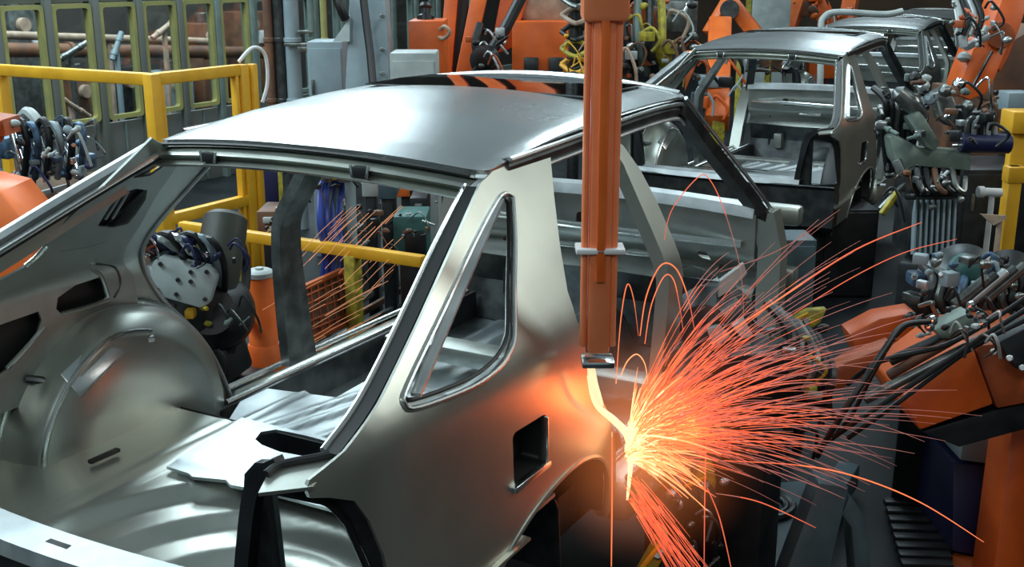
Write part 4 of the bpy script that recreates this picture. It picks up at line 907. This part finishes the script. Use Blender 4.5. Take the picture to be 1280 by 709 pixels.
# orange upright, blue-grey box, navy panel at the right edge
d = 4.4; t0 = P(1272, 512, d); c = P(1258, 640, d)
t = thing('orange_upright', (t0.x, t0.y, 0), 'thick orange upright at the bottom right corner', 'post')
m = M(); m.prism(PD([(1268, 512), (1300, 505), (1290, 760), (1236, 760)], d), HX * .2); m.build('column', orange, t, bevel=.012)
b_ = P(1260, 760, d); m = M(); m.box((b_.x + .1, b_.y + .05, .02), (.4, .4, .04), .006); m.build('foot_plate', orange_d, t)
c = P(1230, 560, 4.7); t = thing('floor_cabinet', (c.x, c.y, 0), 'low blue-grey topped navy cabinet beside the orange upright', 'cabinet')
slab([(1204, 548), (1264, 528), (1262, 584), (1200, 576)], 4.7, .5).build('hood', gpaint, t, bevel=.01)
slab([(1192, 578), (1258, 586), (1252, 700), (1190, 690)], 4.72, .45).build('front_panel', navy, t, bevel=.01)
# ---------------- floor beams, manhole ring and yellow clamps in front of the sparks
t = thing('floor_frame', P(1020, 690, z=.0), 'dark blue-grey steel floor frame at the bottom right', 'frame')
def beamf(l, z, w, h): 
    m = M(); a, b = P(*l[0], z=z), P(*l[1], z=z); m.bar(a, b, w, h, bev=.008); return m
slab([(1024, 604), (1062, 610), (1026, 760), (966, 760)], 4.1, .12).build('beam', gpaint_d, t, bevel=.008)
slab([(1062, 620), (1082, 648), (1094, 760), (1072, 760), (1064, 660), (1052, 644)], 4.12, .12).build('beam', gpaint_d, t, bevel=.008)
m = M(); m.box(P(1030, 640, z=.10) , (.9, .10, .12), .01); m.build('sleeper', gpaint_d, t)
t = thing('floor_plate', P(940, 680, z=.06), 'slate floor plate with a raised ring below the sparks', 'plate')
q_ = [P(u, v, z=.05) for u, v in ((860, 612), (1010, 600), (1000, 780), (820, 780))]; m = M(); m.prism(q_, (0, 0, -.045)); m.build('plate', gpaint_d, t, bevel=.006)
cc = P(950, 632, z=.055); rx = (P(990, 632, z=.055) - P(910, 632, z=.055)).length / 2
for r_, w_ in ((rx, .018), (rx * .8, .014)):
    m = M(); m.tube([cc + Vector((r_ * math.cos(a), r_ * math.sin(a), .01)) for a in [2 * math.pi * k / 36 for k in range(37)]], w_, 8); m.build('ring', darksteel, t)
m = M(); m.cyl(cc + Vector((0, 0, -.01)), cc + Vector((0, 0, .012)), rx * .62, 28); m.build('lid', tealp, t)
for k in range(8):
    m = M(); a = P(1105 + 3 * k, 628 + 11 * k, z=.05); b = P(1180 + 1.5 * k, 630 + 11 * k, z=.05); m.bar(a, b, .05, .03); one(m, 'floor_grate_bar', blackm, 'dark bar of the floor grating left of the navy cabinet', 'grating', 'bars of the dark floor grating')
def clamp(pts, d, label, ma=yellow_d):
    c = P(*pts[0], d); t = thing('yellow_clamp', (c.x, c.y, 0), label, 'clamp')
    slab(pts, d, .05).build('jaw', ma, t, bevel=.008)
    u = sum(p[0] for p in pts) / len(pts); v = sum(p[1] for p in pts) / len(pts)
    m = M(); m.cyl(P(u, v, d - .02), P(u, v, d + .07), .018, 14); m.build('pin', gunm, t)
    m = M(); m.bar(P(pts[0][0] - 4, pts[0][1] + 3, d - .015), P(u + 2, v - 10, d - .015), .014, .012); m.build('lever', yellow, t)
    k_ = P(u, v, d + .08); m = M(); m.box((k_.x, k_.y, k_.z / 2), (.05, .05, k_.z), .006); m.build('stand', blackm, t)
clamp([(860, 606), (880, 582), (892, 580), (896, 604), (888, 636), (880, 628), (874, 610)], 3.9, 'yellow clamp right below the weld sparks with a tapering tail')
clamp([(796, 720), (828, 664), (836, 668), (834, 690), (818, 720)], 3.5, 'yellow clamp at the bottom edge under the spark jet')
clamp([(896, 552), (912, 548), (920, 560), (914, 576), (898, 578)], 4.4, 'small round yellow clamp among the sparks right of the weld')
clamp([(972, 410), (1010, 388), (1034, 386), (1026, 404), (1000, 420)], 5.6, 'yellow clamp up among the spark tips at right')
clamp([(942, 350), (962, 338), (968, 344), (960, 356)], 5.2, 'tiny yellow clamp near the lower end of the front pillar')
# dark lower gun between the weld and the floor
c = P(850, 620, 3.9); t = thing('weld_gun', (c.x, c.y, 0), 'dark weld gun head below the sparks beside the wheel arch', 'weld gun')
m = M(); m.lathe(P(846, 625, 4.1), P(846, 632, 3.85), [(0, .10), (.06, .13), (.16, .12), (.22, .06)], 20); m.build('motor', blackm, t)
for (u, v) in ((838, 618), (846, 630)):
    m = M(); m.lathe(P(u, v, 3.84), P(u + 2, v + 2, 3.80), [(0, .012), (.01, .02), (.03, .018), (.04, .006)], 12); m.build('fitting', zinc, t)
for k in range(4):
    m = M(); m.tube([P(840 + 10 * k, 600, 4.0), P(856 + 12 * k, 622, 3.85), P(850 + 12 * k, 660, 3.9), P(862 + 12 * k, 720, 4)], .018, 8, 5); m.build('hose', black, t)
m = M(); k_ = P(850, 640, 4.05); m.box((k_.x, k_.y, k_.z / 2), (.2, .2, k_.z), .02); m.build('stand', blackm, t)
# dark gun body at the front wheel position with pale splash guards
c = P(900, 430, 4.9); t = thing('weld_gun', (c.x, c.y, 0), 'dark weld gun with pale torn foil guards behind the spark fan', 'weld gun')
m = M(); cbox(m, 866, 440, 1000, 540, 4.0, .22, bev=.03); m.build('body', blackm, t)
slab([(884, 412), (900, 408), (912, 420), (898, 432), (888, 424)], 3.95, .03).build('foil_guard', zinc, t)
slab([(916, 408), (930, 398), (942, 420), (928, 424)], 3.95, .03).build('foil_guard', zinc, t)
slab([(900, 352), (930, 330), (934, 342), (912, 364), (898, 372)], 4.05, .03).build('foil_guard', gpaint_l, t)
m = M(); m.lathe(P(900, 400, 4.3), P(880, 412, 4.05), [(0, .12), (.05, .15), (.2, .15), (.27, .09)], 24); m.build('motor', darksteel, t)
for k in range(6):
    m = M(); m.tube([P(960 + 12 * k, 380 + 8 * k, 4.2), P(990 + 10 * k, 420 + 9 * k, 4.0), P(980 + 10 * k, 470 + 6 * k, 4.0), P(1010 + 6 * k, 520, 4.1)], .02, 8, 5); m.build('hose', [black, darksteel, black, gunm, black, blackm][k], t)
m = M(); k_ = P(930, 540, 4.1); m.box((k_.x, k_.y, k_.z / 2), (.24, .24, k_.z), .02); m.build('stand', blackm, t)
# ---------------- sparks
HOT = [mat('spark_%s' % n, c, .5, emit=c, es=e) for n, c, e in (('dying', (.36, .12, .10), .75), ('red', (.72, .13, .06), .9), ('orange', (.95, .20, .07), 1.0), ('bright_orange', (1, .40, .16), 1.05), ('yellow_white', (1, .72, .40), 1.15))]
hot = HOT[2]
def streak(m, heat, pts, r0, h0, h1, n=5):
    """one thin glowing streak, tapering at both ends, heat falling along it"""
    k0 = len(m.v); m.tube(pts, lambda t: r0 * (.25 + .75 * math.sin(math.pi * min(1, .12 + .86 * t)) ** .6), n); N = len(pts)
    for i in range(N): heat += [h0 + (h1 - h0) * (i / (N - 1)) ** .6] * n
def arc(p, v, T, g=3.2, N=14): return [p + v * (T * i / N) + Vector((0, 0, -.5 * g * (T * i / N) ** 2)) for i in range(N + 1)]
def spark_obj(name, m, heat, label, cat, group=None, kind=None):
    o = one(m, name, hot, label, cat, group, kind)
    me = o.data; me.materials.clear()
    for q in HOT: me.materials.append(q)
    for p in me.polygons:
        h = sum(heat[i] for i in p.vertices) / len(p.vertices)
        p.material_index = 0 if h < .22 else 1 if h < .38 else 2 if h < .58 else 3 if h < .85 else 4
    return o
rs = random.Random(21)
def fan(n, a0, a1, L0, L1, rad, h0, h1, spread, src=WELD, g=1.4, start=(0, .3)):
    m = M(); heat = []
    for i in range(n):
        a = math.radians(rs.uniform(a0, a1)); L = L0 + (L1 - L0) * rs.random() ** 1.7
        dirn = VR * math.cos(a) + VU * math.sin(a) + VD * rs.uniform(-.1, .55) * spread
        s = src + VR * rs.uniform(-.012, .012) + VU * rs.uniform(-.05, .05) + VD * rs.uniform(-.02, .02)
        pts = arc(s, dirn * L, 1, g * L * rs.uniform(.15, .55))
        k = rs.uniform(*start); pts = [pts[0].lerp(pts[-1], 0)] and [arc(s, dirn * L, 1, g * L * .35)[j] for j in range(int(k * 14), 15)]
        if len(pts) < 4: continue
        hh = rs.uniform(.8, 1.1); streak(m, heat, pts, rad * rs.uniform(.6, 1.4), h0 * hh * (1 - .55 * k), h1 * hh)
    return m, heat
m1, q1 = fan(170, 7, 72, .25, 1.0, .0012, .70, .10, 1, start=(0, .6), g=2.2)
m6, q6 = fan(170, 8, 56, .30, 1.15, .0012, .65, .08, 1, start=(.05, .6), g=1.1)
m2, q2 = fan(190, 2, 74, .12, .42, .0014, .85, .30, .7, start=(0, .25))
m3, q3 = fan(260, -30, 84, .05, .28, .0020, 1.25, .62, .35, start=(0, .12))
m4, q4 = fan(16, -8, 2, .25, .75, .0013, .4, .05, .9, start=(.1, .6))
m5, q5 = fan(80, -62, -44, .10, .48, .0014, .55, .25, .3, src=WELD + VU * -.12, g=.6, start=(0, .5))
for mm, qq in ((m6, q6), (m2, q2), (m3, q3), (m4, q4), (m5, q5)): m1.add(mm.v, mm.f); q1 += qq
spark_obj('spark_spray', m1, q1, 'fan of glowing orange sparks bursting from the weld at the wheel arch', 'sparks', kind='stuff')
# sparks with a path of their own
def px_streak(l, label, r=.0019, h0=.6, h1=.3, name='spark'):
    m = M(); heat = []; streak(m, heat, spline([P(*q) for q in l], 8), r, h0, h1, 6); spark_obj(name, m, heat, label, 'spark', 'single sparks with long trails')
px_streak([(905, 576, 3.4), (1000, 582, 3.35), (1070, 596, 3.3), (1150, 628, 3.25), (1230, 678, 3.2)], 'longest spark trail arching down to the lower right', .0022, .25, .55)
px_streak([(895, 617, 3.4), (950, 628, 3.35), (1020, 660, 3.3)], 'short pale spark trail falling towards the floor ring', .0018, .15, .3)
px_streak([(830, 300, 3.5), (840, 262, 3.5), (870, 224, 3.5), (885, 222, 3.5), (905, 262, 3.5), (926, 340, 3.5), (930, 420, 3.5)], 'highest looping spark trail in front of the front pillar', .0016, .3, .2)
px_streak([(800, 420, 3.4), (808, 370, 3.4), (826, 332, 3.4), (845, 336, 3.4), (860, 372, 3.4), (868, 412, 3.4)], 'outer of two looping spark trails above the weld', .0022, .55, .35)
px_streak([(806, 430, 3.42), (814, 382, 3.42), (830, 346, 3.42), (842, 350, 3.42), (850, 385, 3.42), (854, 415, 3.42)], 'inner of two looping spark trails above the weld', .0018, .5, .35)
px_streak([(776, 470, 3.4), (784, 452, 3.4), (796, 443, 3.4), (806, 455, 3.4), (810, 480, 3.4)], 'smallest looping spark trail close above the weld', .002, .75, .6)
px_streak([(770, 480, 3.4), (776, 400, 3.4), (784, 356, 3.4), (792, 374, 3.4), (798, 420, 3.4)], 'narrow tall spark loop beside the welding arm', .0017, .6, .35)
px_streak([(765, 540, 3.2), (765, 620, 3.2), (764, 720, 3.2)], 'straight vertical spark trail falling in front of the wheel arch', .0024, .6, .5)
px_streak([(883, 540, 3.5), (881, 620, 3.5), (880, 720, 3.5)], 'straight pale vertical spark trail through the yellow clamp', .0018, .35, .35)
px_streak([(884, 610, 3.45), (900, 650, 3.45), (916, 720, 3.4)], 'pale spark trail falling right of the yellow clamp', .0018, .3, .3)
px_streak([(900, 340, 3.6), (975, 312, 3.6), (1050, 262, 3.6)], 'dim spark trail crossing the front pillar foot', .0014, .15, .1)
px_streak([(890, 430, 3.4), (980, 370, 3.4), (1070, 312, 3.4), (1152, 278, 3.4)], 'bright red spark trail reaching farthest to the upper right', .0026, .5, .3)
px_streak([(980, 400, 3.5), (1060, 350, 3.5), (1130, 316, 3.5), (1196, 299, 3.5)], 'thin spark trail ending nearest the finned cooler', .0016, .3, .3)
# molten spot on the panel edge
m = M(); m.tube([P(735, 470, y=1.232), P(745, 505, y=1.232), P(768, 526, y=1.232), P(784, 545, y=1.23), P(788, 580, y=1.23), P(784, 625, y=1.232)], lambda t: .003 + .008 * math.sin(math.pi * t), 10, 6)
o = one(m, 'molten_seam', mat('molten_metal', (1, .6, .3), .5, emit=(1, .70, .36), es=1.5), 'white-hot molten weld seam along the door opening edge', 'weld seam')
px_streak([(738, 452, 2.99), (742, 480, 3.0), (752, 508, 3.02)], 'glowing spark column under the welding arm', .012, 1.1, 1.2)

# smoke volume with the weld's glow put in as its own emission
sm = bpy.data.materials.new('weld_smoke_glow'); sm.use_nodes = True; nt = sm.node_tree
for n in list(nt.nodes): nt.nodes.remove(n)
N_ = nt.nodes.new; out_ = N_('ShaderNodeOutputMaterial'); pv = N_('ShaderNodeVolumePrincipled'); tc = N_('ShaderNodeTexCoord'); gr = N_('ShaderNodeTexGradient'); gr.gradient_type = 'QUADRATIC_SPHERE'
nz = N_('ShaderNodeTexNoise'); nz.inputs['Scale'].default_value = 5; mp = N_('ShaderNodeMapping')
mp.inputs['Scale'].default_value = (1 / .40,) * 3
nt.links.new(tc.outputs['Object'], mp.inputs['Vector']); nt.links.new(mp.outputs['Vector'], gr.inputs['Vector']); nt.links.new(tc.outputs['Object'], nz.inputs['Vector'])
mu = N_('ShaderNodeMath'); mu.operation = 'MULTIPLY'; nt.links.new(gr.outputs['Fac'], mu.inputs[0]); nt.links.new(nz.outputs['Fac'], mu.inputs[1])
m2_ = N_('ShaderNodeMath'); m2_.operation = 'MULTIPLY'; nt.links.new(mu.outputs[0], m2_.inputs[0]); m2_.inputs[1].default_value = SMOKE_EMIT = 5.5
m3_ = N_('ShaderNodeMath'); m3_.operation = 'MULTIPLY'; nt.links.new(mu.outputs[0], m3_.inputs[0]); m3_.inputs[1].default_value = .6
nt.links.new(m3_.outputs[0], pv.inputs['Density']); nt.links.new(m2_.outputs[0], pv.inputs['Emission Strength'])
pv.inputs['Color'].default_value = (.8, .6, .5, 1); pv.inputs['Emission Color'].default_value = (1, .26, .07, 1)
nt.links.new(pv.outputs['Volume'], out_.inputs['Volume'])
sc_ = WELD + VR * .05 + VD * .08
m = M(); m.lathe(sc_ - Vector((0, 0, .40)), sc_ + Vector((0, 0, .40)), [(.40 - .40 * math.cos(a), .40 * math.sin(a)) for a in [math.pi * k / 14 for k in range(15)]], 24)
one(m, 'weld_smoke_glow', sm, 'faint orange smoke with an added glow around the weld', 'smoke', kind='stuff', origin=sc_)
# ---------------- small fittings on the machinery
def fittings(t, region, d, n, mats, seed, dd=.25, size=(5, 13)):
    q = random.Random(seed); u0, v0, u1, v1 = region
    for k in range(n):
        u, v = q.uniform(u0, u1), q.uniform(v0, v1); w_ = q.uniform(*size); e = d + q.uniform(-dd, dd); ma = q.choice(mats); s = S(e)
        kind = q.randrange(4); c = P(u, v, e); m = M()
        if kind == 0:
            m.box(c, (w_ * s, w_ * s * q.uniform(.5, 1.4), w_ * s * q.uniform(.5, 1.2)), .006, _y + q.uniform(-.8, .8)); nm = 'valve_block'
        elif kind == 1:
            b = P(u + q.uniform(-18, 18), v + q.uniform(-14, 14), e + q.uniform(-.15, .15)); m.cyl(c, b, w_ * s * .22, 12)
            x = c.lerp(b, .2); y = c.lerp(b, .45); m.cyl(x, y, w_ * s * .34, 12); nm = 'air_cylinder'
        elif kind == 2:
            m.tube([c, P(u + q.uniform(4, 16), v - q.uniform(4, 14), e - .05), P(u + q.uniform(14, 26), v + q.uniform(0, 16), e - .05), P(u + q.uniform(8, 30), v + q.uniform(16, 34), e)], w_ * s * .16, 8, 5); nm = 'hose'
        else:
            b = c + (P(u + 8, v + q.uniform(-6, 6), e) - c).normalized() * w_ * s; L = (b - c).length
            m.lathe(c, b, [(0, L * .15), (L * .2, L * .36), (L * .5, L * .40), (L * .8, L * .3), (L, L * .12)], 14); nm = 'coupling'
        m.build(nm, ma, t)
by = {o['label']: o for o in bpy.data.objects if 'label' in o.keys()}
def find(s): return next(o for l, o in by.items() if s in l)
LM = [gunm, zinc, black, gpaint_l, darksteel, teal, blackm, brown, chrome]
fittings(find('brown and grey weld transformer'), (772, 2, 866, 96), 10.7, 46, [gpaint_l, gunm, zinc, teal, black, brown, beige, orange_d, yellow_d], 5, size=(6, 15))
fittings(find('large spot weld gun'), (1092, 96, 1250, 172), 6.3, 44, LM, 6, size=(5, 14))
fittings(find('large spot weld gun'), (1100, 208, 1205, 262), 6.25, 22, [black, gunm, darksteel, zinc, brown, blackm], 7, size=(5, 12))
fittings(find('dark motors and hoses piled'), (1140, 318, 1276, 400), 4.5, 40, [black, gunm, darksteel, blueg, zinc, gpaint, blackm], 8, size=(7, 18))
fittings(find('dark weld gun with pale torn foil'), (880, 400, 1030, 560), 3.95, 34, [black, gunm, darksteel, blackm, blackm, teal, yellow_d], 9, dd=.12, size=(6, 16))
fittings(find('dark weld gun head below'), (830, 600, 900, 700), 3.8, 16, [black, gunm, darksteel, zinc, blackm], 10, dd=.1, size=(6, 14))
fittings(find('blue and grey weld gun cluster'), (2, 150, 108, 222), 5.65, 46, [blueg, gpaint, black, gpaint_l, chrome, blueg, navy, gunm], 11, size=(5, 15))
fittings(find('dark robot wrist'), (160, 290, 300, 330), 4.5, 20, [navy, black, chrome, gunm, brown, gpaint, blackm], 12, dd=.12, size=(5, 13))
fittings(find('dark robot wrist'), (170, 380, 300, 450), 4.55, 20, [black, darksteel, yellow_d, gunm, blackm, teal], 13, dd=.12, size=(5, 13))
fittings(find('dark hanger frame'), (352, 206, 432, 240), 6.4, 24, [gunm, beige, black, zinc, brown, gpaint], 14, size=(4, 10))
fittings(find('dark teal box under'), (448, 250, 545, 330), 6.5, 26, [gunm, black, zinc, brown, blackm, teal], 31, dd=.12, size=(4, 10))
fittings(find('tall grey column machine'), (428, 205, 490, 330), 8.3, 22, [gunm, gpaint_l, black, brown, zinc, blueg], 32, dd=.2, size=(5, 12))
fittings(find('brown box under the navy'), (322, 260, 352, 296), 6.7, 10, [beige, brown, zinc, black], 15, dd=.08, size=(4, 9))
fittings(find('big orange welding robot right behind'), (585, 40, 640, 105), 9.6, 16, [black, gunm, orange_d, zinc, blackm], 16, size=(6, 14))
fittings(find('orange robot with a pointed'), (868, 60, 912, 140), 13.8, 14, [orange_b, gpaint, black, gunm, orange], 17, size=(6, 14))
fittings(find('orange robot behind the second'), (1000, -5, 1075, 36), 18.6, 12, [orange_b, brown, zinc, orange], 18, size=(7, 16))
fittings(find('orange robot arm slanting'), (1186, 5, 1262, 58), 8.3, 22, [zinc, gpaint_l, black, gunm, orange_d], 19, size=(5, 12))
fittings(find('brown rack of parts'), (925, 55, 1002, 92), 15.7, 14, [gunm, zinc, brown, orange_d, black], 20, size=(5, 12))
fittings(find('upright rack of looped'), (704, 30, 732, 108), 9.05, 14, [black, beige, gunm, yellow, brown], 22, dd=.1, size=(4, 9))
fittings(find('near orange robot at lower'), (1140, 386, 1240, 430), 3.72, 16, [black, gunm, zinc, darksteel, gpaint_l], 23, dd=.08, size=(6, 13))
# ------------------------------------------------------------------ light
w = bpy.data.worlds.new('World'); SC.world = w; w.use_nodes = True
w.node_tree.nodes['Background'].inputs['Color'].default_value = (.50, .68, .72, 1)
w.node_tree.nodes['Background'].inputs['Strength'].default_value = .26
def area(name, loc, size, power, col=(1, 1, 1), target=None, sy=None):
    l = bpy.data.lights.new(name, 'AREA'); l.energy = power; l.color = col; l.shape = 'RECTANGLE'; l.size = size; l.size_y = sy or size
    o = bpy.data.objects.new(name, l); COL.objects.link(o); o.location = loc
    d = (Vector(target) - Vector(loc)) if target else Vector((0, 0, -1))
    o.rotation_euler = d.to_track_quat('-Z', 'Y').to_euler(); return o
cool = (.76, .93, 1.0)
for x, y in ((1.5, 8), (6, 8), (1.5, 11.3), (6, 11.3), (10.5, 11.6), (15, 11.8), (10.2, 9.0)):
    area('ceiling_or_fill_lamp', (x, y, 6.2), 3.8, 250, cool, sy=2.0)
area('ceiling_or_fill_lamp', (0.6, 4.6, 5.2), 2.4, 130, cool, (2.6, 2.2, 1), 1.2)
area('ceiling_or_fill_lamp', (6.5, 1.5, 6.2), 2.4, 70, cool, sy=.8)
area('ceiling_or_fill_lamp', (9.2, 3.4, 5.6), 1.6, 70, cool, (9.5, 2.4, 1), .8)  # added fill over the second shell to brighten its floor
area('ceiling_or_fill_lamp', (12.5, 2.0, 6.2), 2.4, 130, cool, sy=.8)  # added light to lift the second shell's interior
area('ceiling_or_fill_lamp', (22, 4.5, 6.2), 3.4, 160, cool, sy=2)  # added far light for the second shell's roof to reflect
area('ceiling_or_fill_lamp', (4.0, -2.8, 6.2), 2.4, 80, (.95, .97, .90), sy=.8)
area('ceiling_or_fill_lamp', (9.5, -4.5, 5.6), 3.0, 150, (.95, .98, .92), (3, 1, 1), sy=1.2)  # added fill so the car's right side reflects grey
area('ceiling_or_fill_lamp', (-2.5, -.6, 5.2), 2.2, 60, (.95, .97, .95), (3.2, .8, 1.0), 1.0)  # added fill behind the camera for the vertical orange arm
def pt(name, loc, power, col, r=.05):
    l = bpy.data.lights.new(name, 'POINT'); l.energy = power; l.color = col; l.shadow_soft_size = r
    o = bpy.data.objects.new(name, l); COL.objects.link(o); o.location = loc; return o
pt('weld_light', WELD + Vector((.12, -.16, .06)), 3.8, (1, .17, .04), .06)
SC.view_settings.view_transform = 'Standard'; SC.view_settings.look = 'None'; SC.view_settings.gamma = 1
SC.view_settings.exposure = 0; SC.view_settings.use_curve_mapping = False
